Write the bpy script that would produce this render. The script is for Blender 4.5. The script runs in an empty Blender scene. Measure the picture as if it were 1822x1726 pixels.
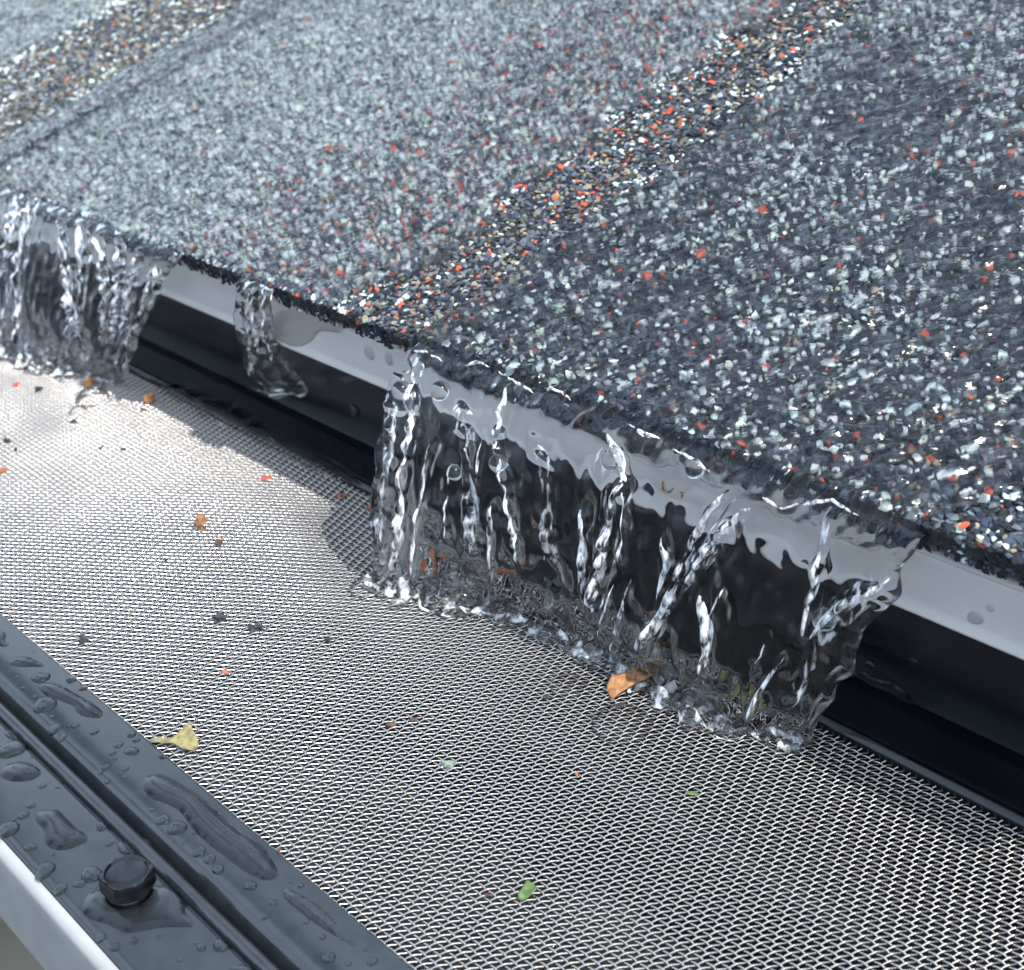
import bpy, math, random
import numpy as np
from mathutils import Matrix, Vector

MM = 0.001                       # all lengths below are written in millimetres
rng = np.random.default_rng(7)
random.seed(7)
C = bpy.context.scene.collection
scene = bpy.context.scene

# ------------------------------------------------------------------ camera
RX = np.array([[0.68912232, 0.31288533, -0.65361548],
               [0.72463932, -0.30112799, 0.61985466],
               [-0.00287849, -0.90079116, -0.43424303]])   # columns: image right, image down, view direction
CAM = np.array([150.0, -181.23, 149.25])
FPX, PW, PH = 2362.65, 1822.0, 1726.0
cam_data = bpy.data.cameras.new('camera')
cam = bpy.data.objects.new('camera', cam_data)
C.objects.link(cam)
m = Matrix(((RX[0, 0], -RX[0, 1], -RX[0, 2], CAM[0] * MM),
            (RX[1, 0], -RX[1, 1], -RX[1, 2], CAM[1] * MM),
            (RX[2, 0], -RX[2, 1], -RX[2, 2], CAM[2] * MM),
            (0, 0, 0, 1)))
cam.matrix_world = m
cam_data.sensor_fit = 'HORIZONTAL'
cam_data.sensor_width = 36.0
cam_data.lens = FPX / PW * 36.0
cam_data.clip_start = 0.005
cam_data.clip_end = 400.0
cam_data.dof.use_dof = True
cam_data.dof.focus_distance = 0.250
cam_data.dof.aperture_fstop = 34.0
scene.camera = cam

# ------------------------------------------------------------------ world, sun, exposure
SUN_EL, SUN_AZ = math.radians(58), math.radians(2)     # azimuth measured from +X towards +Y
SUN_DIR = Vector((math.cos(SUN_EL) * math.cos(SUN_AZ), math.cos(SUN_EL) * math.sin(SUN_AZ), math.sin(SUN_EL)))
world = bpy.data.worlds.new('World')
scene.world = world
world.use_nodes = True
nt = world.node_tree
bg = nt.nodes['Background']
sky = nt.nodes.new('ShaderNodeTexSky')
sky.sky_type = 'NISHITA'
sky.sun_disc = False
sky.sun_elevation = SUN_EL
sky.sun_rotation = math.radians(90) - SUN_AZ
sky.air_density = 1.0
sky.dust_density = 2.0
sky.ozone_density = 1.0
tc = nt.nodes.new('ShaderNodeTexCoord')
cl = nt.nodes.new('ShaderNodeTexNoise')                # broken white cloud over the whole sky
cl.inputs['Scale'].default_value = 3.4
cl.inputs['Detail'].default_value = 2.0
cl.inputs['Roughness'].default_value = 0.45
nt.links.new(tc.outputs['Generated'], cl.inputs['Vector'])
cr = nt.nodes.new('ShaderNodeMapRange')
cr.interpolation_type = 'SMOOTHSTEP'
cr.inputs['From Min'].default_value = 0.44
cr.inputs['From Max'].default_value = 0.64
sep = nt.nodes.new('ShaderNodeSeparateXYZ')           # bright summer haze, thicker towards the horizon all round
nt.links.new(tc.outputs['Generated'], sep.inputs[0])
hz = nt.nodes.new('ShaderNodeMapRange')
hz.inputs['From Min'].default_value = 0.0
hz.inputs['From Max'].default_value = 0.9
hz.inputs['To Min'].default_value = 0.30
hz.inputs['To Max'].default_value = 0.02
nt.links.new(sep.outputs['Z'], hz.inputs[0])
ad = nt.nodes.new('ShaderNodeMath')
nt.links.new(cl.outputs[0], ad.inputs[0])
nt.links.new(hz.outputs[0], ad.inputs[1])
nt.links.new(ad.outputs[0], cr.inputs[0])
mxs = nt.nodes.new('ShaderNodeMix')
mxs.data_type = 'RGBA'
mxs.inputs[7].default_value = (7.4, 9.2, 11.6, 1)
nt.links.new(cr.outputs[0], mxs.inputs[0])
nt.links.new(sky.outputs[0], mxs.inputs[6])
nt.links.new(mxs.outputs[2], bg.inputs[0])
bg.inputs[1].default_value = 0.14
sun_data = bpy.data.lights.new('sun', 'SUN')
sun_data.energy = 4.6
sun_data.cycles.is_caustics_light = True
sun_data.angle = math.radians(0.53)
sun_data.color = (1.0, 0.965, 0.915)
sun = bpy.data.objects.new('sun', sun_data)
C.objects.link(sun)
sun.rotation_euler = SUN_DIR.to_track_quat('Z', 'Y').to_euler()
sun.location = (0.5, 0, 1.5)
vs = scene.view_settings
vs.view_transform = 'Standard'
vs.look = 'None'
vs.exposure = 0.4
vs.gamma = 1.0
vs.use_curve_mapping = False
scene.cycles.max_bounces = 16
scene.cycles.transmission_bounces = 14
scene.cycles.transparent_max_bounces = 16
scene.cycles.glossy_bounces = 6
scene.cycles.diffuse_bounces = 3
scene.cycles.sample_clamp_indirect = 6.0
scene.cycles.blur_glossy = 0.3
scene.cycles.use_denoising = True

# ------------------------------------------------------------------ placing helpers
def ray(px, py):
    return RX @ np.array([(px - PW / 2) / FPX, (py - PH / 2) / FPX, 1.0])
def on_y(px, py, y):
    d = ray(px, py)
    return CAM + d * ((y - CAM[1]) / d[1])
def on_z(px, py, z):
    d = ray(px, py)
    return CAM + d * ((z - CAM[2]) / d[2])
def on_plane(px, py, p, n):
    d = ray(px, py)
    return CAM + d * (np.dot(np.asarray(p) - CAM, n) / np.dot(d, n))
def project(P):
    q = (np.asarray(P) - CAM) @ RX
    return np.stack([q[..., 0] / q[..., 2] * FPX + PW / 2, q[..., 1] / q[..., 2] * FPX + PH / 2, q[..., 2]], -1)
def in_view(P, margin=140):
    s = project(P)
    return (s[..., 0] > -margin) & (s[..., 0] < PW + margin) & (s[..., 1] > -margin) & (s[..., 1] < PH + margin) & (s[..., 2] > 10)

TM = math.radians(4)                                   # the screen falls 4 degrees to the front
TR = math.radians(20)                                  # roof pitch
MESH_N = np.array([0, -math.sin(TM), math.cos(TM)])
ROOF_N = np.array([0, -math.sin(TR), math.cos(TR)])
ROOF_S = np.array([0, math.cos(TR), math.sin(TR)])     # up the slope
EAVE_Y, EAVE_Z = -6.0, 51.0                            # front edge of the shingles
def on_mesh(px, py, h=0.0):
    return on_plane(px, py, np.array([0, 0, 0]) + MESH_N * h, MESH_N)
def roof_pt(x, s, h):
    x, s, h = np.broadcast_arrays(np.asarray(x, float), np.asarray(s, float), np.asarray(h, float))
    return np.stack([x, EAVE_Y + s * ROOF_S[1] + h * ROOF_N[1], EAVE_Z + s * ROOF_S[2] + h * ROOF_N[2]], -1)
def on_roof(px, py, h=0.0):
    p = on_plane(px, py, np.array([0, EAVE_Y, EAVE_Z]) + ROOF_N * h, ROOF_N)
    return p[0], (p[1] - EAVE_Y) * ROOF_S[1] + (p[2] - EAVE_Z) * ROOF_S[2]

def make_field(seed, lx, ls, n=48, lo=0.55, hi=1.8):
    """smooth random relief with typical wavelengths lx (along the eave) and ls (along the flow), unit deviation"""
    r = np.random.default_rng(seed)
    k = r.uniform(lo, hi, n)
    a = r.uniform(0, 2 * np.pi, n)
    kx = k * np.cos(a) * 2 * np.pi / lx
    ks = k * np.sin(a) * 2 * np.pi / ls
    ph = r.uniform(0, 2 * np.pi, n)
    amp = 1 / np.sqrt(k)
    amp = amp / np.sqrt((amp ** 2).sum() / 2)
    def f(x, s):
        x = np.asarray(x, float); s = np.asarray(s, float)
        out = np.zeros(np.broadcast(x, s).shape)
        for i in range(n):
            out = out + amp[i] * np.sin(kx[i] * x + ks[i] * s + ph[i])
        return out
    return f
def smoothstep(a, b, x):
    t = np.clip((x - a) / (b - a), 0, 1)
    return t * t * (3 - 2 * t)

# ------------------------------------------------------------------ object helpers
def mesh_obj(name, verts, faces, mat, parent=None, smooth=True, colors=None):
    """verts in millimetres, faces an (n,k) array or list; links it as one mesh object"""
    me = bpy.data.meshes.new(name)
    verts = np.asarray(verts, np.float64).reshape(-1, 3) * MM
    if isinstance(faces, np.ndarray) and faces.ndim == 2:
        nf, k = faces.shape
        me.vertices.add(len(verts))
        me.vertices.foreach_set('co', verts.astype(np.float32).ravel())
        me.loops.add(nf * k)
        me.loops.foreach_set('vertex_index', faces.astype(np.int32).ravel())
        me.polygons.add(nf)
        me.polygons.foreach_set('loop_start', np.arange(0, nf * k, k, dtype=np.int32))
        me.polygons.foreach_set('use_smooth', np.full(nf, smooth, dtype=bool))
        me.update(calc_edges=True)
    else:
        me.from_pydata([tuple(v) for v in verts], [], [tuple(int(i) for i in f) for f in faces])
        me.polygons.foreach_set('use_smooth', np.full(len(me.polygons), smooth, dtype=bool))
        me.update()
    if colors is not None:
        at = me.color_attributes.new('stone', 'FLOAT_COLOR', 'POINT')
        at.data.foreach_set('color', np.asarray(colors, np.float32).ravel())
    me.materials.append(mat)
    o = bpy.data.objects.new(name, me)
    C.objects.link(o)
    if parent is not None:
        o.parent = parent
    return o
def empty(name, parent=None, loc=(0, 0, 0)):
    o = bpy.data.objects.new(name, None)
    o.empty_display_size = 0.005
    C.objects.link(o)
    o.location = [c * MM for c in loc]
    if parent is not None:
        o.parent = parent
    return o
def tag(o, label=None, cat=None, group=None, kind=None):
    if label: o['label'] = label
    if cat: o['category'] = cat
    if group: o['group'] = group
    if kind: o['kind'] = kind
    return o
def grid_faces(nu, nv, wrap_u=False):
    """faces of a grid whose vertex (iu, iv) has index iv*nu+iu"""
    iu = np.arange(nu if wrap_u else nu - 1)
    iv = np.arange(nv - 1)
    U, V = np.meshgrid(iu, iv)
    U2 = (U + 1) % nu
    return np.stack([V * nu + U, V * nu + U2, (V + 1) * nu + U2, (V + 1) * nu + U], -1).reshape(-1, 4)
def extrude(name, prof, x0, x1, mat, parent=None, smooth=True, nx=2, closed=False):
    """a profile of (y, z) points drawn along the eave"""
    prof = np.asarray(prof, float)
    if closed:
        prof = np.vstack([prof, prof[:1]])
    xs = np.linspace(x0, x1, nx)
    n = len(prof)
    V = np.zeros((nx, n, 3))
    V[:, :, 0] = xs[:, None]
    V[:, :, 1:] = prof[None]
    faces = grid_faces(n, nx)[:, ::-1]
    o = mesh_obj(name, V.reshape(-1, 3), faces, mat, parent, smooth)
    return o
def rounded(points, rad, n=5):
    """round the inner corners of a polyline"""
    P = [np.asarray(p, float) for p in points]
    out = [P[0]]
    for i in range(1, len(P) - 1):
        a, b, c = P[i - 1], P[i], P[i + 1]
        r = rad[i] if isinstance(rad, (list, tuple)) else rad
        r = min(r, 0.45 * np.linalg.norm(a - b), 0.45 * np.linalg.norm(c - b))
        p0 = b + (a - b) / np.linalg.norm(a - b) * r
        p1 = b + (c - b) / np.linalg.norm(c - b) * r
        for t in np.linspace(0, 1, n):
            out.append((1 - t) ** 2 * p0 + 2 * t * (1 - t) * b + t ** 2 * p1)
    out.append(P[-1])
    return np.array(out)
def sharp(o, deg=40):
    for e in o.data.edges: pass
    o.data.set_sharp_from_angle(angle=math.radians(deg))
    return o

# ------------------------------------------------------------------ materials
def principled(name, base, rough=0.5, metal=0.0, ior=1.5, coat=0.0, coat_rough=0.05):
    mt = bpy.data.materials.new(name)
    mt.use_nodes = True
    b = mt.node_tree.nodes['Principled BSDF']
    b.inputs['Base Color'].default_value = (*base, 1)
    b.inputs['Roughness'].default_value = rough
    b.inputs['Metallic'].default_value = metal
    b.inputs['IOR'].default_value = ior
    b.inputs['Coat Weight'].default_value = coat
    b.inputs['Coat Roughness'].default_value = coat_rough
    return mt
def nodes_of(mt):
    return mt.node_tree.nodes, mt.node_tree.links, mt.node_tree.nodes['Principled BSDF']
def noise_into(mt, scale, c0, c1, p0=0.35, p1=0.65, stretch=None, rough=None, bump=None, detail=6):
    n, l, b = nodes_of(mt)
    tc = n.new('ShaderNodeTexCoord')
    mp = n.new('ShaderNodeMapping')
    l.new(tc.outputs['Object'], mp.inputs[0])
    if stretch: mp.inputs['Scale'].default_value = stretch
    nz = n.new('ShaderNodeTexNoise')
    nz.inputs['Scale'].default_value = scale
    nz.inputs['Detail'].default_value = detail
    l.new(mp.outputs[0], nz.inputs['Vector'])
    cr = n.new('ShaderNodeValToRGB')
    cr.color_ramp.elements[0].position = p0
    cr.color_ramp.elements[1].position = p1
    cr.color_ramp.elements[0].color = (*c0, 1)
    cr.color_ramp.elements[1].color = (*c1, 1)
    l.new(nz.outputs[0], cr.inputs[0])
    l.new(cr.outputs[0], b.inputs['Base Color'])
    if rough:
        mr = n.new('ShaderNodeMapRange')
        mr.inputs['To Min'].default_value, mr.inputs['To Max'].default_value = rough
        l.new(nz.outputs[0], mr.inputs[0])
        l.new(mr.outputs[0], b.inputs['Roughness'])
    if bump:
        bp = n.new('ShaderNodeBump')
        bp.inputs['Strength'].default_value = bump[0]
        bp.inputs['Distance'].default_value = bump[1] * MM
        l.new(nz.outputs[0], bp.inputs['Height'])
        l.new(bp.outputs[0], b.inputs['Normal'])
    return mt
M = {}
M['asphalt'] = noise_into(principled('asphalt', (.012, .012, .013), .75), 900, (.008, .008, .009), (.03, .03, .032), bump=(.6, .5))
def granule_material(name, source):
    mt = principled(name, (.2, .2, .2), .7, ior=1.3)
    n, l, b = nodes_of(mt)
    if source == 'attr':
        a = n.new('ShaderNodeAttribute'); a.attribute_name = 'stone'; col = a.outputs['Color']
    else:
        a = n.new('ShaderNodeObjectInfo'); col = a.outputs['Color']
    tc = n.new('ShaderNodeTexCoord')
    nz = n.new('ShaderNodeTexNoise'); nz.inputs['Scale'].default_value = 1500 if source == 'attr' else 1500; nz.inputs['Detail'].default_value = 4
    l.new(tc.outputs['Object'], nz.inputs['Vector'])
    mr = n.new('ShaderNodeMapRange'); mr.inputs['To Min'].default_value = .72; mr.inputs['To Max'].default_value = 1.25
    l.new(nz.outputs[0], mr.inputs[0])
    mx = n.new('ShaderNodeMix'); mx.data_type = 'RGBA'; mx.blend_type = 'MULTIPLY'; mx.inputs[0].default_value = 1
    l.new(col, mx.inputs[6]); l.new(mr.outputs[0], mx.inputs[7])
    l.new(mx.outputs[2], b.inputs['Base Color'])
    return mt
M['granule'] = granule_material('mineral_granule', 'attr')
M['granule_one'] = granule_material('mineral_granule_single', 'object')
M['drip'] = noise_into(principled('grey_aluminium', (.5, .5, .5), .32, ior=1.5), 120, (.42, .395, .372), (.47, .445, .42), stretch=(.3, 1, 1), rough=(.26, .4))
M['black'] = noise_into(principled('black_powder_coat', (.014, .018, .022), .17, ior=1.6), 260, (.013, .017, .021), (.019, .024, .028), rough=(.13, .22))
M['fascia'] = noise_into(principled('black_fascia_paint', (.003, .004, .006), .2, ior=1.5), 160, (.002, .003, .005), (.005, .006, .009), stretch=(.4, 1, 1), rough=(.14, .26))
M['steel'] = principled('stainless_wire', (.51, .48, .45), .27, metal=1.0)
M['white'] = noise_into(principled('white_gutter_paint', (.72, .73, .73), .35), 90, (.30, .30, .295), (.35, .35, .34), rough=(.3, .42))
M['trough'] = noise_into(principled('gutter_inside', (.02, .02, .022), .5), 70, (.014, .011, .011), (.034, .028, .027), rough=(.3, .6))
M['screw'] = noise_into(principled('black_screw', (.003, .003, .004), .12, ior=1.5), 400, (.002, .002, .003), (.006, .007, .008), rough=(.08, .2))
def water_material(name, tint=(1, 1, 1)):
    mt = bpy.data.materials.new(name); mt.use_nodes = True
    n, l = mt.node_tree.nodes, mt.node_tree.links
    n.remove(n['Principled BSDF'])
    r = n.new('ShaderNodeBsdfRefraction'); r.inputs['IOR'].default_value = 1.333; r.inputs['Roughness'].default_value = 0
    g = n.new('ShaderNodeBsdfGlossy'); g.inputs['Roughness'].default_value = .17
    fr = n.new('ShaderNodeFresnel'); fr.inputs[0].default_value = 1.333
    m2 = n.new('ShaderNodeMixShader')
    l.new(fr.outputs[0], m2.inputs[0]); l.new(r.outputs[0], m2.inputs[1]); l.new(g.outputs[0], m2.inputs[2])
    l.new(m2.outputs[0], n['Material Output'].inputs[0])
    return mt
M['water'] = water_material('water')
def film_material(name, bend, gloss):
    """millimetre deep water over the stones: part of the light is bent at the surface, part passes straight"""
    mt = bpy.data.materials.new(name); mt.use_nodes = True
    n, l = mt.node_tree.nodes, mt.node_tree.links
    n.remove(n['Principled BSDF'])
    t = n.new('ShaderNodeBsdfTransparent')
    r = n.new('ShaderNodeBsdfRefraction'); r.inputs['IOR'].default_value = 1.333; r.inputs['Roughness'].default_value = 0
    g = n.new('ShaderNodeBsdfGlossy'); g.inputs['Roughness'].default_value = gloss
    fr = n.new('ShaderNodeFresnel'); fr.inputs[0].default_value = 1.42
    m1 = n.new('ShaderNodeMixShader'); m1.inputs[0].default_value = bend
    m2 = n.new('ShaderNodeMixShader')
    l.new(t.outputs[0], m1.inputs[1]); l.new(r.outputs[0], m1.inputs[2])
    l.new(fr.outputs[0], m2.inputs[0]); l.new(m1.outputs[0], m2.inputs[1]); l.new(g.outputs[0], m2.inputs[2])
    l.new(m2.outputs[0], n['Material Output'].inputs[0])
    return mt
M['film'] = film_material('water_film', .55, .13)
M['lens'] = film_material('lying_water', .6, .055)
def thin_water():
    mt = bpy.data.materials.new('thin_water_skin'); mt.use_nodes = True
    n, l = mt.node_tree.nodes, mt.node_tree.links
    n.remove(n['Principled BSDF'])
    t = n.new('ShaderNodeBsdfTransparent'); g = n.new('ShaderNodeBsdfGlossy'); g.inputs['Roughness'].default_value = .02
    fr = n.new('ShaderNodeFresnel'); fr.inputs[0].default_value = 1.25
    mx = n.new('ShaderNodeMixShader'); sc_ = n.new('ShaderNodeMath'); sc_.operation = 'MULTIPLY'; sc_.inputs[1].default_value = .75
    l.new(fr.outputs[0], sc_.inputs[0])
    l.new(sc_.outputs[0], mx.inputs[0]); l.new(t.outputs[0], mx.inputs[1]); l.new(g.outputs[0], mx.inputs[2])
    l.new(mx.outputs[0], n['Material Output'].inputs[0])
    return mt
M['skin'] = thin_water()
def caster(o):
    pass
    return o
def receiver(o):
    pass
    return o

# ------------------------------------------------------------------ ground far below
M['lawn'] = noise_into(principled('gravel_yard', (.05, .05, .045), .9), 1.2, (.018, .02, .015), (.04, .04, .032))
g = mesh_obj('ground', [(-150000, -150000, -3000), (150000, -150000, -3000), (150000, 150000, -3000), (-150000, 150000, -3000)], [(0, 1, 2, 3)], M['lawn'], smooth=False)
tag(g, kind='structure')

# ------------------------------------------------------------------ roof: shingles covered in mineral granules
roof = tag(empty('roof'), kind='structure')
S_TOP = 245.0
PAL = {'coal': (.016, .021, .030), 'slate': (.048, .062, .088), 'mid': (.115, .132, .15), 'pale': (.46, .53, .51), 'white': (.62, .68, .66),
       'red': (.42, .085, .045), 'tan': (.24, .21, .15), 'brown': (.09, .075, .055), 'blue': (.24, .28, .32)}
PK = list(PAL)
PV = np.array([PAL[k] for k in PK])
def mix(**kw):
    w = np.array([kw.get(k, 0.0) for k in PK]); return w / w.sum()
MIX_RIGHT = mix(coal=.40, slate=.31, mid=.08, pale=.145, white=.05, red=.012, tan=.010)
MIX_CORNER = mix(coal=.32, slate=.27, mid=.16, pale=.11, red=.035, tan=.02)
MIX_STRIP = mix(coal=.36, slate=.20, mid=.20, pale=.045, red=.036, tan=.10, brown=.12)
MIX_MID = mix(coal=.04, slate=.12, mid=.20, pale=.42, white=.10, red=.006, blue=.16)
MIX_MIDRED = mix(coal=.14, slate=.22, mid=.2, pale=.25, white=.05, red=.065, tan=.02, blue=.10)
MIX_BROWN = mix(coal=.18, slate=.22, mid=.26, pale=.07, tan=.15, brown=.18, red=.004)
MIX_BAND = mix(mid=.12, blue=.5, pale=.37, red=.01)
MIX_EDGE = mix(coal=.6, slate=.24, mid=.06, pale=.035, brown=.06, red=.02)
_g = (1 + 5 ** .5) / 2
BLOCK = np.array([(-1, _g, 0), (1, _g, 0), (-1, -_g, 0), (1, -_g, 0), (0, -1, _g), (0, 1, _g), (0, -1, -_g), (0, 1, -_g), (_g, 0, -1), (_g, 0, 1), (-_g, 0, -1), (-_g, 0, 1)]) / 1.52
BLOCK_T = np.array([(0, 11, 5), (0, 5, 1), (0, 1, 7), (0, 7, 10), (0, 10, 11), (1, 5, 9), (5, 11, 4), (11, 10, 2), (10, 7, 6), (7, 1, 8),
                    (3, 9, 4), (3, 4, 2), (3, 2, 6), (3, 6, 8), (3, 8, 9), (4, 9, 5), (2, 4, 11), (6, 2, 10), (8, 6, 7), (9, 8, 1)])
def stone_shapes(n, size, r):
    """n rounded little stones, 20 triangles each, as local (n,12,3) offsets"""
    V = BLOCK[None] * r.uniform(.55, 1.05, (n, 12, 1)) * r.uniform(.85, 1.15, (n, 12, 3))
    sc = np.stack([size * r.uniform(.75, 1.35, n), size * r.uniform(.75, 1.25, n), size * r.uniform(.34, .55, n)], -1)
    V = V * sc[:, None]
    a = r.uniform(0, 2 * np.pi, n); t = r.normal(0, .28, n); t2 = r.normal(0, .28, n)
    ca, sa = np.cos(a), np.sin(a)
    x = V[..., 0] * ca[:, None] - V[..., 1] * sa[:, None]
    y = V[..., 0] * sa[:, None] + V[..., 1] * ca[:, None]
    z = V[..., 2] + x * t[:, None] + y * t2[:, None]
    return np.stack([x, y, z], -1)
def place_on_roof(local, x, s, h):
    """local offsets (x, up-slope, normal) to world"""
    c = roof_pt(x, s, h)
    W = c[:, None] + local[..., 0:1] * np.array([1, 0, 0]) + local[..., 1:2] * ROOF_S + local[..., 2:3] * ROOF_N
    return W
def pick(mixes, r):
    """one palette entry per row of probabilities"""
    cum = np.cumsum(mixes, 1)
    k = (r.random(len(mixes))[:, None] > cum).sum(1)
    return np.clip(k, 0, len(PK) - 1)
ONE_SHAPES = [None] * 14
def build_shingle(label, x0, x1, base_h, thick, mix_fn, seed, spacing=1.0, size=.62, singles=0, edge=True, wobble=0.0, s0=0.0):
    r = np.random.default_rng(seed)
    # slab with a rough cut front edge
    nx = max(12, int((x1 - x0) / 1.2))
    xs = np.linspace(x0, x1, nx)
    ed = r.normal(0, .35, nx)
    rows = [(60, -thick), (1.2, -thick), (.1, -thick * .6), (0, -.5), (.5, 0), (60, 0), (S_TOP, 0)]
    V = np.zeros((len(rows), nx, 3))
    for i, (s, h) in enumerate(rows):
        jit = ed * (.8 if i in (1, 2, 3, 4) else 0) + (r.normal(0, .25, nx) if i in (2, 3) else 0)
        V[i] = roof_pt(xs, s + s0 + jit, base_h + h + (r.normal(0, .25, nx) if i == 1 else 0))
    body = mesh_obj('shingle', V.reshape(-1, 3), grid_faces(nx, len(rows)), M['asphalt'], roof, smooth=False)
    receiver(body)
    body['label'] = label
    # sides
    # granules
    gx = np.arange(x0, x1, spacing); gs = np.arange(.2 + s0, S_TOP, spacing * .92)
    X, S = np.meshgrid(gx, gs)
    X = X + (np.arange(len(gs)) % 2)[:, None] * spacing * .5
    X = (X + r.normal(0, .3, X.shape)).ravel(); S = (S + r.normal(0, .3, S.shape)).ravel()
    H = base_h + r.normal(.16, .14, len(X))
    keep = in_view(roof_pt(X, S, H), 160) & (X > x0 - .2) & (X < x1 + .2)
    X, S, H = X[keep], S[keep], H[keep]
    size_a = size * np.clip(r.lognormal(-.05, .3, len(X)), .5, 1.75)
    loc = stone_shapes(len(X), size_a, r)
    col = pick(mix_fn(X, S), r)
    H = H + np.where((col == PK.index('pale')) | (col == PK.index('white')) | (col == PK.index('red')), .12, 0)
    rgb = PV[col] * r.uniform(.75, 1.25, (len(X), 1)) * r.normal(1, .05, (len(X), 3))
    W = place_on_roof(loc, X, S, H)
    if edge:
        ne = int((x1 - x0) * thick / .75)
        ex = r.uniform(x0, x1, ne); eh = base_h - r.uniform(.2, thick + .3, ne); es = r.normal(0, .22, ne) + .25 + s0
        k2 = in_view(roof_pt(ex, es, eh), 100)
        ex, eh, es = ex[k2], eh[k2], es[k2]
        l2 = stone_shapes(len(ex), size * .85 * np.clip(r.lognormal(-.1, .3, len(ex)), .4, 1.5), r)[..., [0, 2, 1]]
        W2 = place_on_roof(l2, ex, es, eh)
        c2 = PV[pick(np.tile(MIX_EDGE, (len(ex), 1)), r)] * r.uniform(.7, 1.2, (len(ex), 1))
    order = np.zeros(len(X), bool)
    if singles:
        scr = project(roof_pt(X, S, H))
        inside = (scr[:, 0] > 0) & (scr[:, 0] < PW) & (scr[:, 1] > 0) & (scr[:, 1] < PH)
        scale = np.where(inside, size_a / scr[:, 2], 0)
        order[np.argsort(-scale)[:singles]] = True
        for i in np.nonzero(order)[0]:
            k = r.integers(len(ONE_SHAPES))
            if ONE_SHAPES[k] is None:
                me = bpy.data.meshes.new('granule')
                lv = stone_shapes(1, np.array([1.0]), r)[0]
                me.from_pydata([tuple(v * MM) for v in lv], [], [tuple(int(q) for q in t) for t in BLOCK_T])
                me.materials.append(M['granule_one'])
                ONE_SHAPES[k] = me
            o = bpy.data.objects.new('granule', ONE_SHAPES[k])
            C.objects.link(o)
            o.parent = body
            p = roof_pt(X[i], S[i], H[i] + .05)
            o.matrix_world = (Matrix.Translation([c * MM for c in p]) @ Matrix.Rotation(TR, 4, 'X') @ Matrix.Rotation(r.uniform(0, 6.28), 4, 'Z') @ Matrix.Scale(float(size_a[i]), 4))
            o.color = (*[float(c) for c in rgb[i]], 1)
            receiver(o)
    W, rgb = W[~order], rgb[~order]
    if edge:
        W = np.concatenate([W, W2]); rgb = np.concatenate([rgb, c2])
    n = len(W)
    F = (np.arange(n)[:, None, None] * 12 + BLOCK_T[None]).reshape(-1, 3)
    colr = np.repeat(np.concatenate([rgb, np.ones((n, 1))], 1), 12, 0)
    gr = mesh_obj('granules', W.reshape(-1, 3), F, M['granule'], body, smooth=False, colors=colr)
    gr['kind'] = 'stuff'
    receiver(gr)
    return body
def lerp_mix(a, b, t):
    return a[None] * (1 - t[:, None]) + b[None] * t[:, None]
patch = make_field(91, 60, 80)
def mix_right(X, S):
    t = smoothstep(48, 70, X - S * .12) * .9
    m_ = lerp_mix(MIX_RIGHT, MIX_CORNER, t)
    e = smoothstep(-54, -60, X)[:, None] * .7
    m_ = m_ * (1 - e) + MIX_STRIP[None] * e
    p = np.clip(1 + .35 * patch(X, S), .3, 2)
    m_ = m_.copy(); m_[:, PK.index('pale')] *= p; m_[:, PK.index('white')] *= p
    return m_ / m_.sum(1, keepdims=True)
def mix_middle(X, S):
    t = smoothstep(-190, -115, X + 8 * patch(X, S))
    m_ = lerp_mix(MIX_MID, MIX_MIDRED, t)
    e = smoothstep(-93, -85, X)[:, None]
    return m_ * (1 - e) + MIX_STRIP[None] * e
build_shingle('dark charcoal shingle with pale flecks under the widest sheet of water', -63, 110, 1.9, 5.6, mix_right, 11, singles=300)
build_shingle('grey speckled shingle with a dry red flecked strip along its right side', -285, -63.6, .2, 5, mix_middle, 12, singles=300)
build_shingle('narrow bluish shingle edge standing proud left of the grey speckled shingle', -303, -285.5, 2.0, 6.5, lambda X, S: np.tile(MIX_BAND, (len(X), 1)), 13, size=.55, s0=-1.0)
build_shingle('tan and brown speckled shingle in the upper left corner', -478, -303.6, -1.2, 4, lambda X, S: lerp_mix(MIX_BROWN, MIX_MID, (smoothstep(-375, -400, X) * .85)), 14, size=.8, spacing=1.2)
build_shingle('dark shingle beyond the gap at the far upper left corner', -640, -484, .6, 4, lambda X, S: np.tile(MIX_BROWN, (len(X), 1)), 15, size=.8, spacing=1.3)

# ------------------------------------------------------------------ drip edge, fascia, gutter guard, gutter
XA, XB = -620, 190
drip = tag(empty('drip_edge'), 'light grey metal drip edge strip tucked under the shingles', 'drip edge')
face = extrude('face', rounded([(60, 66.5), (3.5, 45.6), (.4, 44.2), (0, 42.8), (-.1, 34.6), (-1.1, 33.2), (-.5, 32.6), (.9, 34.0), (1.0, 40)], [0, 3, 1, .8, 1.2, .4, .4, .4, 0]), XA, XB, M['drip'], drip)
hem = extrude('hem', rounded([(2.2, 45.9), (-.6, 45.6), (-1.2, 44.9), (-.8, 44.2), (.5, 44.1)], .6), XA, XB, M['drip'], drip)
for o in (face, hem): receiver(o)
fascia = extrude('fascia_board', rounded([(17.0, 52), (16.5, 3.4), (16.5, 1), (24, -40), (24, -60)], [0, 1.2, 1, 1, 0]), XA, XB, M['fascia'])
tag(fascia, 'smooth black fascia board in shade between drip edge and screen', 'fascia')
guard = tag(empty('gutter_guard', loc=(0, -45, 0)), 'micro mesh gutter guard with black rails and woven steel screen', 'gutter guard')
def child_extrude(name, prof, mat, smooth=True):
    o = extrude(name, prof, XA, XB, mat, guard, smooth)
    o.matrix_parent_inverse = Matrix.Translation((0, .045, 0))
    return o
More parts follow.
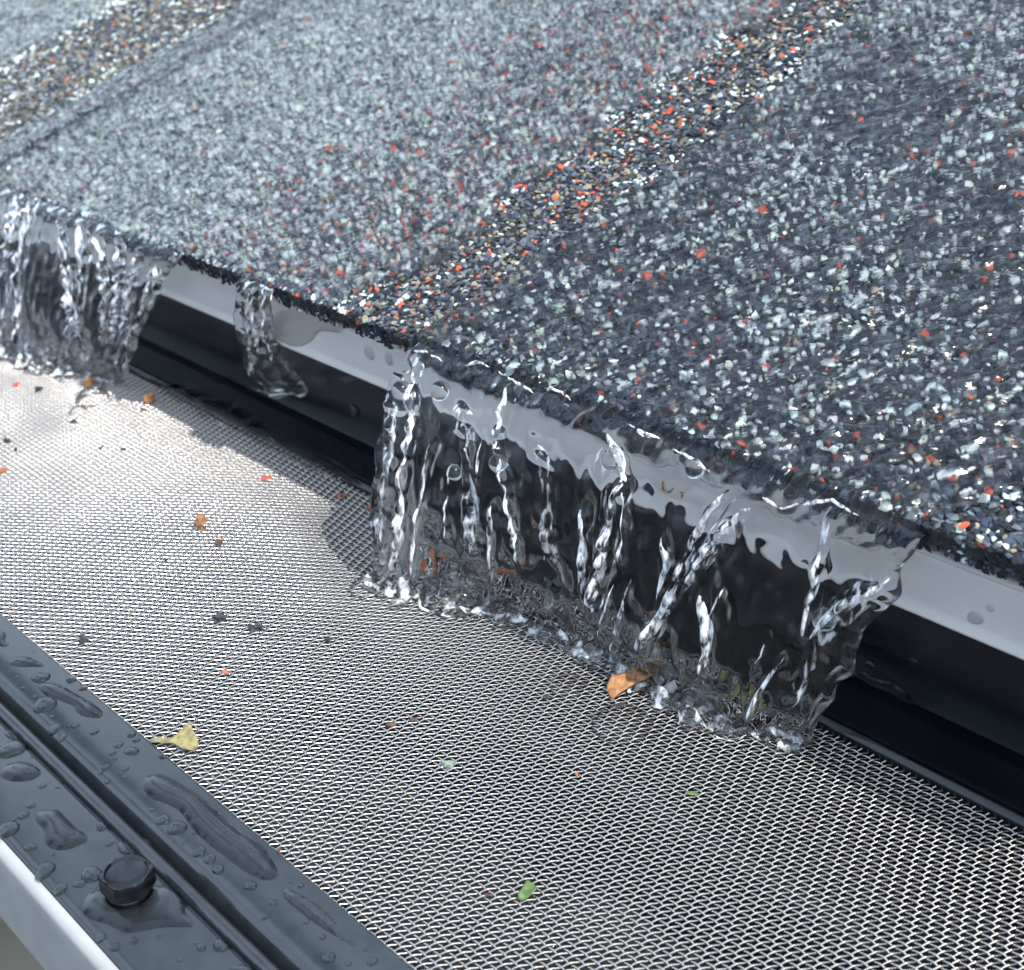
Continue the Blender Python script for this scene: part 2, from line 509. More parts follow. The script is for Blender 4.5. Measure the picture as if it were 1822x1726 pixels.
rail = child_extrude('rear_rail', rounded([(16.3, 3.0), (14, 2.3), (4.4, 1.3), (3.4, 2.5), (1.9, 2.5), (.9, 1.2), (1.2, -.4), (3.5, -1.4), (16, -1.8)], [0, .8, .8, .8, .8, .8, .5, .5, 0]), M['fascia'])
front = child_extrude('front_frame', rounded([(-86, -8.2), (-88.0, -6.9), (-88.2, -5.9), (-88.8, -5.35), (-96.6, -5.5), (-99.9, -6.1), (-101.2, -8.2), (-101.7, -9.8), (-102.5, -9.8), (-102.8, -6.7), (-103.4, -6.15), (-104.7, -6.2), (-105.1, -6.9), (-105.25, -7.9), (-105.5, -7.9), (-105.9, -7.0), (-119.0, -7.3), (-120.1, -7.7), (-120.3, -8.6)],
    [0, .3, .3, .3, 2.6, 1.6, .8, .3, .3, .35, .35, .3, .3, .1, .1, .4, .6, .4, 0], 4), M['black'])
gutter = tag(empty('gutter', loc=(0, -110, -20)), 'white painted gutter with rounded lip in the lower left corner', 'gutter')
lip = extrude('front_lip', rounded([(-119.4, -8.5), (-119.9, -8.15), (-121.2, -8.4), (-122.1, -9.5), (-122.2, -12), (-121.9, -28), (-121.2, -30.5), (-118, -36), (-112, -44), (-110, -56), (-100, -68)], [0, .3, .8, .8, .6, 2, 1.5, 4, 6, 8, 0], 7), XA, XB, M['white'], gutter)
trough = extrude('trough', rounded([(-119.3, -8.9), (-119.0, -30), (-108, -60), (20, -62), (23.5, -40)], [0, 6, 6, 6, 0]), XA, XB, M['trough'], gutter)
for o in (lip, trough):
    o.matrix_parent_inverse = Matrix.Translation((0, .110, .020))
for o in (fascia, rail, front, lip, trough): receiver(o)

# woven steel screen: plain weave, cross wires lean to the right
PX, RXV, RYV = 1.25, .685, 1.45
und1 = make_field(31, 46, 30); und2 = make_field(32, 90, 60); warp = make_field(33, 35, 35)
def screen_z(x, y):
    return .03 * und1(x, y) + .07 * und2(x, y)
def screen_pts(x, y, h):
    x = x + .09 * warp(x, y); y = y + .07 * warp(x + 300, y)
    h = h + screen_z(x, y)
    return np.stack([x, y * math.cos(TM) - h * math.sin(TM), y * math.sin(TM) + h * math.cos(TM)], -1)
def tubes(I, J, along_x, rad, sides=5, sub=3):
    """tube pieces between neighbouring crossings; I,J start crossings"""
    n = len(I)
    t = np.arange(sub + 1) / sub
    if along_x:
        ii = I[:, None] + t[None]; jj = J[:, None] + 0 * t[None]; sg = 1.0
    else:
        ii = I[:, None] + 0 * t[None]; jj = J[:, None] + t[None]; sg = -1.0
    x = ii * PX + jj * RXV; y = jj * RYV
    h = sg * rad * 1.02 * ((-1.0) ** ((I + J) % 2))[:, None] * np.cos(np.pi * t)[None]
    c = screen_pts(x, y, h)
    d = np.zeros_like(c)
    e = .02
    if along_x:
        c2 = screen_pts(x + e * PX, y, sg * rad * 1.02 * ((-1.0) ** ((I + J) % 2))[:, None] * np.cos(np.pi * (t + e))[None])
    else:
        c2 = screen_pts(x + e * RXV, y + e * RYV, sg * rad * 1.02 * ((-1.0) ** ((I + J) % 2))[:, None] * np.cos(np.pi * (t + e))[None])
    d = c2 - c; d /= np.linalg.norm(d, axis=-1, keepdims=True)
    side = np.cross(d, MESH_N[None, None]); side /= np.linalg.norm(side, axis=-1, keepdims=True)
    upv = np.cross(side, d)
    a = np.arange(sides) * 2 * np.pi / sides + np.pi / 2
    ring = c[:, :, None] + rad * (np.cos(a)[None, None, :, None] * side[:, :, None] + np.sin(a)[None, None, :, None] * upv[:, :, None])
    F = grid_faces(sides, sub + 1, wrap_u=True)
    Fa = (np.arange(n)[:, None, None] * (sides * (sub + 1)) + F[None]).reshape(-1, 4)
    return ring.reshape(-1, 3), Fa
JJ, II = np.meshgrid(np.arange(-61, 2), np.arange(-420, 160), indexing='ij')
xx, yy = II * PX + JJ * RXV, JJ * RYV
keep = in_view(np.stack([xx, yy, yy * math.tan(TM)], -1), 260)
I, J = II[keep], JJ[keep]
RW = .185
v1, f1 = tubes(I, J, True, RW)
v2, f2 = tubes(I, J, False, RW)
screen = mesh_obj('mesh_screen', np.concatenate([v1, v2]), np.concatenate([f1, f2 + len(v1)]), M['steel'], guard)
screen.matrix_parent_inverse = Matrix.Translation((0, .045, 0))
screen['kind'] = 'stuff'
screen.cycles.is_caustics_receiver = True      # sunlight bent through the falling sheets reaches the screen
receiver(screen)

# ------------------------------------------------------------------ water on the roof
flow_a = make_field(41, 3.3, 8.0); flow_b = make_field(42, 2.7, 3.4); flow_c = make_field(43, 1.7, 2.0)
FILM = 1.6
def film_h(x, s):
    return FILM + .36 * flow_a(-.84 * x + .54 * s, .54 * x + .84 * s) + .12 * flow_b(x, s) + .03 * flow_c(x, s)
XL0, XR0 = -63.5, 60.5
edge_w = make_field(44, 8, 14); edge_w2 = make_field(45, 30, 30)
def right_film_bounds(s):
    lo = np.interp(s, [0, 20, 40, 70, 105, 154, 215], [XL0, -61, -60, -57, -55, -60, -62]) + .5 * edge_w(0, s) * smoothstep(0, 6, s) + .7 * edge_w2(0, s) * smoothstep(0, 15, s)
    hi = XR0 + .75 * np.maximum(s, 0) + .9 * edge_w(50, s) * smoothstep(0, 8, s)
    return lo, hi
def edge_falloff(x, lo, hi, w):
    a = np.clip((x - lo) / w, 0, 1); b = np.clip((hi - x) / w, 0, 1)
    return np.sqrt(1 - (1 - a) ** 2) * np.sqrt(1 - (1 - b) ** 2)
def cull(V, F, margin=200):
    ok = in_view(V, margin)
    F = F[ok[F].any(1)]
    used = np.unique(F); remap = np.zeros(len(V), int); remap[used] = np.arange(len(used))
    return V[used], remap[F]
NU = 230
def right_grid_x(s, nu=NU):
    lo, hi = right_film_bounds(s)
    t = np.linspace(0, 1, nu)
    t = t - .05 * np.sin(2 * np.pi * t) / (2 * np.pi) * 0
    return lo[:, None] + (hi - lo)[:, None] * t[None]
sv = np.concatenate([np.arange(0, 60, .7), np.arange(60, 215, 1.0)])
X = right_grid_x(sv)
S = np.repeat(sv[:, None], NU, 1)
lo, hi = right_film_bounds(sv)
EF = edge_falloff(X, lo[:, None], hi[:, None], 2.2)
Hh = (film_h(X, S) + 1.9) * EF - .35 * (1 - EF)
V, F = cull(roof_pt(X, S, Hh).reshape(-1, 3), grid_faces(NU, len(sv)))
w = caster(mesh_obj('water_film', V, F, M['film']))
tag(w, 'clear rippling water running down the dark right hand shingle', kind='structure')
# middle shingle film, thins out towards the dry strip and the eave
xs = np.arange(-286, -66, 1.0); ss = np.concatenate([np.arange(-.3, 40, .9), np.arange(40, 215, 1.2)])
X, S = np.meshgrid(xs, ss)
dry = -86 + 2.5 * edge_w2(20, S) + 1.2 * edge_w(70, S) - 9 * (1 - smoothstep(0, 26, S))
k = smoothstep(dry + 3.5, dry - 3.5, X)
lipk = smoothstep(-.5, 3.0, S - .5 * edge_w(X, 3))
wet = np.maximum(lipk, smoothstep(-163, -170, X))
Hh = (film_h(X + 500, S) + .08) * k * (.25 + .75 * wet) - .4 * (1 - k) + .2
V, F = cull(roof_pt(X, S, Hh).reshape(-1, 3), grid_faces(len(xs), len(ss)))
w = caster(mesh_obj('water_film', V, F, M['film']))
tag(w, 'thin glossy water sheet over the grey speckled middle shingle', kind='structure')
# band and far pale stripe
xs = np.arange(-304.5, -277.5, .9); ss = np.arange(-1.2, 215, 1.5)
X, S = np.meshgrid(xs, ss)
k = edge_falloff(X, -304.2 + .8 * edge_w(5, S), -279.5 + 1.0 * edge_w(9, S), 7)
V, F = cull(roof_pt(X, S, 1.2 + (1.25 * film_h(X, S)) * k - .9 * (1 - k)).reshape(-1, 3), grid_faces(len(xs), len(ss)))
w = caster(mesh_obj('water_film', V, F, M['film']))
tag(w, 'bluish water running along the proud shingle edge', kind='structure')
xs = np.arange(-476, -368, 1.6); ss = np.arange(0, 215, 2.0)
X, S = np.meshgrid(xs, ss)
k = edge_falloff(X, -474 + 2 * edge_w(5, S), -378 - .14 * S + 3 * edge_w2(9, S), 5)
V, F = cull(roof_pt(X, S, -1.2 + film_h(X, S) * k - .6 * (1 - k)).reshape(-1, 3), grid_faces(len(xs), len(ss)))
w = caster(mesh_obj('water_film', V, F, M['film']))
tag(w, 'pale stream of water in the far upper left of the roof', kind='structure')

# ------------------------------------------------------------------ falling sheets of water
def bez(p0, p1, p2, t):
    t = t[..., None]
    return (1 - t) ** 2 * p0 + 2 * t * (1 - t) * p1 + t * t * p2
def catmull(xp, fp, x):
    """smooth monotone-ish interpolation"""
    xp = np.asarray(xp, float); fp = np.asarray(fp, float)
    m_ = np.gradient(fp, xp)
    i = np.clip(np.searchsorted(xp, x) - 1, 0, len(xp) - 2)
    h = xp[i + 1] - xp[i]; t = np.clip((x - xp[i]) / h, 0, 1)
    return ((2 * t ** 3 - 3 * t ** 2 + 1) * fp[i] + (t ** 3 - 2 * t ** 2 + t) * h * m_[i] + (-2 * t ** 3 + 3 * t ** 2) * fp[i + 1] + (t ** 3 - t ** 2) * h * m_[i + 1])
class Curtain:
    def __init__(s, xt, foot_u, foot_x, foot_y, reach, seed, amp=1.0, thick=1.5, pinch=1.0, foot_z=None, ease=1.6):
        s.fz, s.ease = foot_z, ease
        s.xt, s.fu, s.fx, s.fy, s.reach, s.amp, s.thick, s.pinch = xt, foot_u, foot_x, foot_y, reach, amp, thick, pinch
        s.w1 = make_field(seed, 8.0, 14.0); s.w2 = make_field(seed + 1, 3.2, 14.0); s.w3 = make_field(seed + 2, 2.4, 3.2)
        s.b1 = make_field(seed + 3, 8.0, 11.0); s.b2 = make_field(seed + 4, 3.0, 10.0); s.rag = make_field(seed + 5, 12, 9)
        s.ribs = []
    def mid(s, u, v):
        """path of the sheet (as a 2D family of curves), no thickness"""
        x0 = s.xt[0] + (s.xt[1] - s.xt[0]) * u
        xb = catmull(s.fu, s.fx, u); yb = catmull(s.fu, s.fy, u)
        L = catmull([0, .5, 1], s.reach, u)
        P0 = np.stack([x0, np.full_like(x0, EAVE_Y), np.full_like(x0, EAVE_Z)], -1)
        zb = yb * math.tan(TM) + .1 if s.fz is None else catmull(s.fu, s.fz, u)
        P1 = np.stack([x0, EAVE_Y - L * ROOF_S[1], EAVE_Z - L * ROOF_S[2]], -1)
        P2 = np.stack([x0, yb, zb], -1)
        P = bez(P0, P1, P2, v)
        c = v ** s.ease
        P[..., 0] = x0 * (1 - c) + xb * c
        return P
    def locate(s, pts):
        """image points to (u, v) on the sheet"""
        if not hasattr(s, 'lut'):
            U, Vv = np.meshgrid(np.linspace(0, 1, 140), np.linspace(0, 1, 110))
            q = project(s.mid(U, Vv))[..., :2]
            s.lut = (U.ravel(), Vv.ravel(), q.reshape(-1, 2))
        out = []
        for p in pts:
            i = np.argmin(((s.lut[2] - np.asarray(p)) ** 2).sum(1))
            out.append((s.lut[0][i], s.lut[1][i]))
        return np.array(out)
    def rib(s, pts, height, width, back=0.0):
        s.ribs.append((s.locate(pts), height, width, back))
    def build(s, name, nu, nv, film):
        u = np.linspace(0, 1, nu); v = np.linspace(0, 1, nv)
        v = v * .85 + .15 * v * v
        U, Vv = np.meshgrid(u, v)
        P = s.mid(U, Vv)
        e = 1e-3
        du = s.mid(np.clip(U + e, 0, 1), Vv) - s.mid(np.clip(U - e, 0, 1), Vv)
        dv = s.mid(U, np.clip(Vv + e, 0, 1)) - s.mid(U, np.clip(Vv - e, 0, 1))
        N = np.cross(dv, du); N /= np.linalg.norm(N, axis=-1, keepdims=True)
        wid = abs(s.xt[1] - s.xt[0]); X0 = s.xt[0] + (s.xt[1] - s.xt[0]) * U
        # arc length
        seg = np.linalg.norm(np.diff(P, axis=0), axis=-1)
        A = np.concatenate([np.zeros((1, nu)), np.cumsum(seg, 0)], 0)
        grow = smoothstep(0, 7, A)
        foot = smoothstep(.72, 1.0, Vv)
        F = film(X0, -A) * (1 - grow) + grow * (s.thick * .5 + s.amp * (.34 * s.w1(X0, A) + .07 * s.w2(X0, A) + .012 * s.w3(X0, A)))
        F = F + foot * (.5 + .07 * s.w3(X0 * 1.1, A) + .5 * s.rag(X0, A))
        B = grow * (-s.thick * .5 + s.amp * (.26 * s.b1(X0, A) + .05 * s.b2(X0, A))) + foot * (-.4 + .06 * s.b2(X0, A * 2))
        for uv, hgt, width, back in s.ribs:
            o = np.argsort(uv[:, 1]); vv = uv[o, 1]; uu = uv[o, 0]
            uc = np.interp(v, vv, uu)[:, None]
            env = smoothstep(vv[0] - .05, vv[0] + .03, v) * smoothstep(vv[-1] + .06, vv[-1] - .04, v)
            dx = (U - uc) * wid
            wv = width * (1 + .25 * np.sin(A * .9 + vv[0] * 20))
            prof = np.exp(-(dx / wv) ** 2) * env[:, None] * (1 + .42 * np.sin(A * (.9 + .5 * math.sin(uu[0] * 77)) + uu[0] * 40 + 1.6 * np.sin(A * .31 + uu[0] * 9)))
            F = F + hgt * prof; B = B - back * hgt * prof
        gap = np.maximum(F - B, .35); midv = (F + B) / 2
        # thick rolled rims
        dl = U * wid; dr = (1 - U) * wid
        rim = (np.exp(-((dl - 1.6) / 1.3) ** 2) + np.exp(-((dr - 1.6) / 1.3) ** 2)) * grow
        gap = gap + 1.3 * s.pinch * rim * (1 + .3 * s.w2(A, A * .2))
        rl = np.clip(dl / 1.3, 0, 1); rr = np.clip(dr / 1.3, 0, 1)
        close = np.sqrt(1 - (1 - rl) ** 2) * np.sqrt(1 - (1 - rr) ** 2)
        gap = gap * close
        midv = midv * (grow * .999 + .001 * 0) + (1 - grow) * 0
        Fo = midv * 1.0 + gap / 2; Bo = midv - gap / 2
        # over the first millimetres the back lies on the shingle
        F0 = film(X0, -A) * np.clip(close, 0, 1) - .35 * (1 - close)
        Fo = F0 * (1 - grow) + Fo * grow
        Bo = np.minimum(Bo * grow - .02, Fo - .02 * close)
        # edges wander sideways
        side = np.stack([s.rag(A, 3.0) * .45, 0 * A, 0 * A], -1) * (np.exp(-dl / 5) * smoothstep(0, .2, Vv))[..., None] + np.stack([s.rag(A, 90.0) * .6, 0 * A, 0 * A], -1) * (np.exp(-dr / 5) * smoothstep(0, .2, Vv))[..., None]
        Pf = P + N * Fo[..., None] + side; Pb = P + N * Bo[..., None] + side
        Vt = np.concatenate([Pf.reshape(-1, 3), Pb.reshape(-1, 3)])
        Ff = grid_faces(nu, nv)
        n = nu * nv
        Fb = Ff[:, ::-1] + n
        col = np.arange(nv - 1) * nu
        sl = np.stack([col, col + nu, col + nu + n, col + n], -1)
        cr = col + nu - 1
        sr = np.stack([cr + nu, cr, cr + n, cr + nu + n], -1)
        b0 = (nv - 1) * nu + np.arange(nu - 1)
        bt = np.stack([b0, b0 + 1, b0 + 1 + n, b0 + n], -1)
        Fa = np.concatenate([Ff, Fb, sl, sr, bt])
        self_front = Pf
        o = mesh_obj(name, Vt, Fa[:, ::-1], M['water'])
        s.front = Pf; s.U = U; s.V = Vv
        o.cycles.is_caustics_caster = True
        return o
def froth_glint_material(name, stretch, scale, lo, hi, top):
    """patchy white: froth at the foot, and reflections painted on strands and lip"""
    mt = bpy.data.materials.new(name); mt.use_nodes = True
    n, l = mt.node_tree.nodes, mt.node_tree.links
    b = n['Principled BSDF']
    b.inputs['Base Color'].default_value = (.86, .88, .90, 1); b.inputs['Roughness'].default_value = .38; b.inputs['IOR'].default_value = 1.33
    t = n.new('ShaderNodeBsdfTransparent'); mx = n.new('ShaderNodeMixShader')
    tc = n.new('ShaderNodeTexCoord'); mp = n.new('ShaderNodeMapping'); mp.inputs['Scale'].default_value = (1, 1, stretch)
    nz = n.new('ShaderNodeTexNoise'); nz.inputs['Scale'].default_value = scale; nz.inputs['Detail'].default_value = 4
    mr = n.new('ShaderNodeMapRange'); mr.inputs['From Min'].default_value = lo; mr.inputs['From Max'].default_value = hi; mr.inputs['To Max'].default_value = top
    l.new(tc.outputs['Object'], mp.inputs[0]); l.new(mp.outputs[0], nz.inputs['Vector']); l.new(nz.outputs[0], mr.inputs[0])
    l.new(mr.outputs[0], mx.inputs[0]); l.new(t.outputs[0], mx.inputs[1]); l.new(b.outputs[0], mx.inputs[2])
    l.new(mx.outputs[0], n['Material Output'].inputs[0])
    return mt
M['glint'] = froth_glint_material('painted_glint', .30, 900, .42, .60, .9)  # white colour stands in for sky reflections and glints on the water
M['sheen'] = froth_glint_material('painted_sheen', .16, 800, .50, .66, .6)  # broad soft reflections painted as a streaky, half clear white
M['froth'] = froth_glint_material('froth', .8, 420, .47, .64, .75)
def glint_streaks(cur, parent, seed, scale=.62, every=None, mat='glint'):  # white strips along the ribs paint in the bright sky reflections
    r = np.random.default_rng(seed)
    nv_, nu_ = cur.front.shape[:2]
    vrow = cur.V[:, 0]
    dv = np.gradient(cur.front, axis=0); du = np.gradient(cur.front, axis=1)
    N = np.cross(dv, du); N /= np.linalg.norm(N, axis=-1, keepdims=True) + 1e-9
    wid = abs(cur.xt[1] - cur.xt[0])
    for k, (uv, hgt, width, back) in enumerate(cur.ribs):
        if every and k not in every: continue
        o = np.argsort(uv[:, 1]); v0, v1 = uv[o[0], 1], uv[o[-1], 1]
        nn, nc = 90, 9
        vv = np.linspace(v0, v1, nn)
        f0 = make_field(seed + 50 + k, .5, .5, 14)
        uc = np.interp(vv, uv[o, 1], uv[o, 0]) + .12 * width / wid * f0(vv, 0 * vv)
        f = make_field(seed + k, .35, .35, 20)
        hw = width * scale * r.uniform(.75, 1.3) * (.4 + .6 * np.clip(.55 + .6 * f(vv, 0 * vv), 0, 1.5)) * np.clip((vv - v0) / .06, 0, 1) ** .6 * np.clip((v1 - vv) / .08, 0, 1) ** .6
        T = np.linspace(-1, 1, nc)
        UU = np.clip(uc[:, None] + hw[:, None] * T[None] / wid, .004, .996); VV = np.repeat(vv[:, None], nc, 1)
        fi = UU * (nu_ - 1); fj = np.interp(VV, vrow, np.arange(nv_))
        i0 = np.clip(fi.astype(int), 0, nu_ - 2); j0 = np.clip(fj.astype(int), 0, nv_ - 2); a = (fi - i0)[..., None]; b = (fj - j0)[..., None]
        g_ = lambda Q: (Q[j0, i0] * (1 - a) + Q[j0, i0 + 1] * a) * (1 - b) + (Q[j0 + 1, i0] * (1 - a) + Q[j0 + 1, i0 + 1] * a) * b
        P = g_(cur.front) + g_(N) * (.08 + .22 * hw[:, None] * (1 - T[None] ** 2))[..., None]
        mesh_obj('glint_streak', P.reshape(-1, 3), grid_faces(nc, nn)[:, ::-1], M[mat], parent)
big = Curtain((XL0 - .3, XR0), [0, .14, .30, .45, .60, .78, 1.0], [-63.8, -50, -31, -12, 6.5, 25.5, 42.5], [-22, -19, -13, -9.5, -9.5, -10, -3.5], (17, 12, 3), 61, amp=.92, thick=1.3, ease=1.9)
big.rib([(745, 650), (737, 760), (722, 850), (716, 950), (706, 1010)], 1.9, 1.0, .3)
big.rib([(775, 790), (760, 870), (744, 950), (740, 1020)], 1.5, .9, .2)
big.rib([(915, 705), (885, 780), (905, 850), (918, 920), (926, 1000)], 1.6, .8, .2)
big.rib([(880, 890), (878, 960), (876, 1010)], 1.0, .7, .2)
big.rib([(1095, 780), (1118, 850), (1090, 950), (1078, 1010), (1060, 1080)], 2.2, 1.1, .4)
big.rib([(1050, 900), (1046, 980), (1040, 1060)], 1.8, 1.0, .4)
big.rib([(1120, 870), (1118, 960), (1108, 1010)], 1.1, .6, .1)
big.rib([(1310, 880), (1240, 960), (1195, 1060), (1160, 1140)], 2.1, 1.0, .3)
big.rib([(1330, 910), (1275, 970), (1230, 1030)], 1.3, .8, .2)
big.rib([(1258, 1050), (1265, 1120), (1258, 1210)], 1.8, .9, .3)
big.rib([(1185, 950), (1190, 1000), (1178, 1060)], 1.0, .7, .2)
big.rib([(1490, 910), (1465, 1000), (1450, 1080), (1440, 1120)], 1.9, .9, .3)
big.rib([(1590, 1020), (1500, 1070), (1440, 1130)], 1.0, .8, .2)
big.rib([(1400, 1160), (1350, 1230), (1330, 1270)], 1.2, .8, .2)
for pts_ in ([(1340, 900), (1255, 990), (1195, 1080), (1150, 1150)], [(700, 700), (700, 800), (690, 900), (680, 1000)], [(1080, 800), (1085, 900), (1065, 1000), (1050, 1080)],
             [(1560, 1010), (1490, 1100), (1440, 1180), (1400, 1250)], [(830, 720), (835, 820), (840, 920), (850, 1000)], [(960, 780), (975, 860), (980, 950), (985, 1030)]):
    big.rib(pts_, .7, 2.4, .2)
NV = len(big.ribs)
NB = NV
for q in range(13):
    px_, py_ = rng.uniform(690, 1560), 0
    t_ = (px_ - 690) / 870; y0_ = 690 + t_ * 330; L_ = rng.uniform(40, 150); o_ = rng.uniform(20, 190)
    sx = -.10 - .55 * t_ ** 2
    big.rib([(px_ + sx * o_, y0_ + o_), (px_ + sx * (o_ + L_ / 2), y0_ + o_ + L_ / 2), (px_ + sx * (o_ + L_), y0_ + o_ + L_)], rng.uniform(.3, .8), rng.uniform(.35, .6), .1)
fall = big.build('waterfall', 250, 150, lambda x, s: film_h(x, s) + 1.9)
tag(fall, 'widest clear sheet of water pouring off the dark right hand shingle', 'waterfall', 'water falling from the roof edge')
glint_streaks(big, fall, 301, .9, [k for k in range(len(big.ribs)) if k < NV - 6 or (k >= NV and k % 2)])
glint_streaks(big, fall, 601, 1.0, list(range(NV - 6, NV)), 'sheen')
def lip_glint(cur, parent, pts, width, seed):
    """painted highlight: a thin white strip where the sheet breaks over the shingle edge"""
    nv_, nu_ = cur.front.shape[:2]
    uv = cur.locate(pts); t = np.linspace(0, len(uv) - 1, 40)
    uu = np.interp(t, np.arange(len(uv)), uv[:, 0]); vv = np.interp(t, np.arange(len(uv)), np.maximum(uv[:, 1], .04))
    f = make_field(seed, 6, 6, 16)
    j = np.clip(np.interp(vv, cur.V[:, 0], np.arange(nv_)) + 1.2 * f(t, 0 * t), 1, nv_ - 2).astype(int); i = (uu * (nu_ - 1)).astype(int)
    c = cur.front[j, i]
    c = (c + np.roll(c, 1, 0) + np.roll(c, -1, 0)) / 3; c[0], c[-1] = cur.front[j[0], i[0]], cur.front[j[-1], i[-1]]
    d = np.gradient(c, axis=0); d /= np.linalg.norm(d, axis=1, keepdims=True) + 1e-9
    a_ = np.cross(d, np.array([0, -.6, .8])); a_ /= np.linalg.norm(a_, axis=1, keepdims=True)
    b_ = np.cross(a_, d)
    w_ = width * (.5 + .5 * np.clip(.5 + .6 * f(t * 2, 9 + 0 * t), 0, 1.3)) * np.sin(np.linspace(.06, np.pi - .06, 40)) ** .6
    ang = np.linspace(0, 2 * np.pi, 9)[:-1]
    R_ = c[:, None] + np.array([0, -.25, .35]) + w_[:, None, None] * (np.cos(ang)[None, :, None] * a_[:, None] + np.sin(ang)[None, :, None] * b_[:, None])
    mesh_obj('glint_crest', R_.reshape(-1, 3), grid_faces(8, 40, wrap_u=True), M['glint'], parent)  # highlight along the lip, painted white
for q_, pts_ in enumerate([[(745, 640), (775, 645), (800, 655)], [(900, 685), (930, 695), (965, 712)], [(975, 716), (1010, 722), (1030, 735)], [(1130, 775), (1160, 790), (1190, 798)],
                           [(1215, 812), (1245, 825), (1275, 845)], [(1370, 890), (1405, 905), (1440, 900)], [(1450, 905), (1500, 905), (1545, 925)], [(840, 665), (860, 668), (885, 680)]]):
    lip_glint(big, fall, pts_, .42, 500 + q_)
left = Curtain((-345, -161.5), [0, .3, .55, .8, 1.0], [-345, -288, -264, -236, -210], [-18, -18, -17, -12, -5.5], (12, 10, 4), 71, amp=.5, thick=1.0, ease=1.8)
for pts, h_, w_ in [([(40, 365), (20, 430), (2, 480)], 2.4, 1.5), ([(62, 365), (40, 470), (38, 560), (40, 610)], 2.2, 1.3), ([(150, 400), (148, 500), (140, 580)], 1.8, 1.2),
                    ([(110, 395), (120, 470), (135, 560), (160, 620)], 1.5, 1.1), ([(175, 415), (190, 520), (185, 600)], 1.8, 1.2), ([(215, 430), (215, 520), (205, 610)], 2.0, 1.3),
                    ([(250, 450), (235, 520), (222, 600)], 1.8, 1.1), ([(290, 470), (262, 550), (235, 620)], 2.0, 1.3), ([(20, 500), (15, 560), (10, 610)], 1.5, 1.1), ([(130, 470), (128, 540), (125, 600)], 1.4, .9)]:
    left.rib(pts, h_, w_, .25)
fl2 = left.build('waterfall', 210, 100, lambda x, s: film_h(x + 500, s) + .28)
tag(fl2, 'stranded white sheet of water falling at the far left edge', 'waterfall', 'water falling from the roof edge')
glint_streaks(left, fl2, 341, 1.15)
_a, _b, _c = on_y(452, 690, 9), on_y(500, 700, 9), on_y(548, 700, 9)
trick = Curtain((-131.5, -119.0), [0, .5, 1.0], [_a[0], _b[0], _c[0]], [9.0, 9.0, 9.0], (7, 7, 7), 81, amp=.7, thick=1.6, pinch=.7, foot_z=[_a[2], _b[2], _c[2]])
trick.rib([(465, 510), (462, 560), (470, 620)], 1.4, .9, .2)
trick.rib([(480, 520), (478, 570), (495, 640)], 1.0, .7, .2)
trick.rib([(452, 520), (450, 580), (456, 660)], .8, .6, .2)
fl3 = trick.build('waterfall', 60, 90, lambda x, s: film_h(x + 500, s) + .28)
tag(fl3, 'narrow trickle of water clinging to the drip edge between the two sheets', 'waterfall', 'water falling from the roof edge')

glint_streaks(trick, fl3, 381, .55)

# ------------------------------------------------------------------ splashes where the sheets land
def splash(parent, curtain, u0, u1, seed, width=7.0, height=3.4, lean=-1.5):
    a = make_field(seed, 7, 6); b = make_field(seed + 1, 2.6, 2.6)
    nu, nw = int((u1 - u0) * abs(curtain.xt[1] - curtain.xt[0]) / .45), 34
    u = np.linspace(u0, u1, nu); wv = np.linspace(-1, 1, nw)
    U, Wv = np.meshgrid(u, wv)
    xb = catmull(curtain.fu, curtain.fx, U); yb = catmull(curtain.fu, curtain.fy, U)
    half = width * .5 * (1 + .45 * a(xb, 7.0)) * np.clip((U - u0) / .03, 0, 1) ** .5 * np.clip((u1 - U) / .03, 0, 1) ** .5
    y = yb + lean + Wv * half
    prof = np.sqrt(np.clip(1 - Wv ** 2, 0, 1))
    h = .15 + height * prof * np.clip(.38 + .26 * a(xb, y) + .07 * b(xb, y), .06, 1.2)
    h = np.where(np.abs(Wv) > .999, -.25, h)
    P = np.stack([xb + .3 * b(y, xb), y * math.cos(TM) - h * math.sin(TM), y * math.sin(TM) + h * math.cos(TM)], -1)
    o = mesh_obj('splash', P.reshape(-1, 3), grid_faces(nu, nw), M['lens'], parent)
    Pf = P + np.array([0, -.10, .14])
    mesh_obj('froth', Pf[3:-3].reshape(-1, 3), grid_faces(nu, nw - 6), M['froth'], parent)
    return o
splash(fall, big, .0, 1.0, 201)
splash(fl2, left, .35, 1.0, 211, 8, 4)
def spray(parent, curtain, n, seed, u0=0.0):
    """small beads and bubbles thrown up along the foot of a sheet"""
    r = np.random.default_rng(seed); V0, F0 = sphere(12, 8); VV, FF = [], []
    for k in range(n):
        u = r.uniform(u0, 1); x = float(catmull(curtain.fu, curtain.fx, np.array([u]))[0]) + r.normal(0, 1.2); y = float(catmull(curtain.fu, curtain.fy, np.array([u]))[0]) - abs(r.normal(1.5, 2.2))
        rad = float(np.clip(r.lognormal(-.75, .5), .2, 1.5)); h = rad * r.uniform(.1, .6) + (abs(r.normal(0, 2.0)) if r.random() < .25 else 0)
        c = np.array([x, y * math.cos(TM) - h * math.sin(TM), y * math.sin(TM) + h * math.cos(TM)])
        VV.append((V0 * rad * np.array([1, 1, .85])).reshape(-1, 3) + c); FF.append(F0 + len(V0.reshape(-1, 3)) * k)
    o = mesh_obj('spray', np.concatenate(VV), np.concatenate(FF), M['lens'], parent)
    o['kind'] = 'stuff'

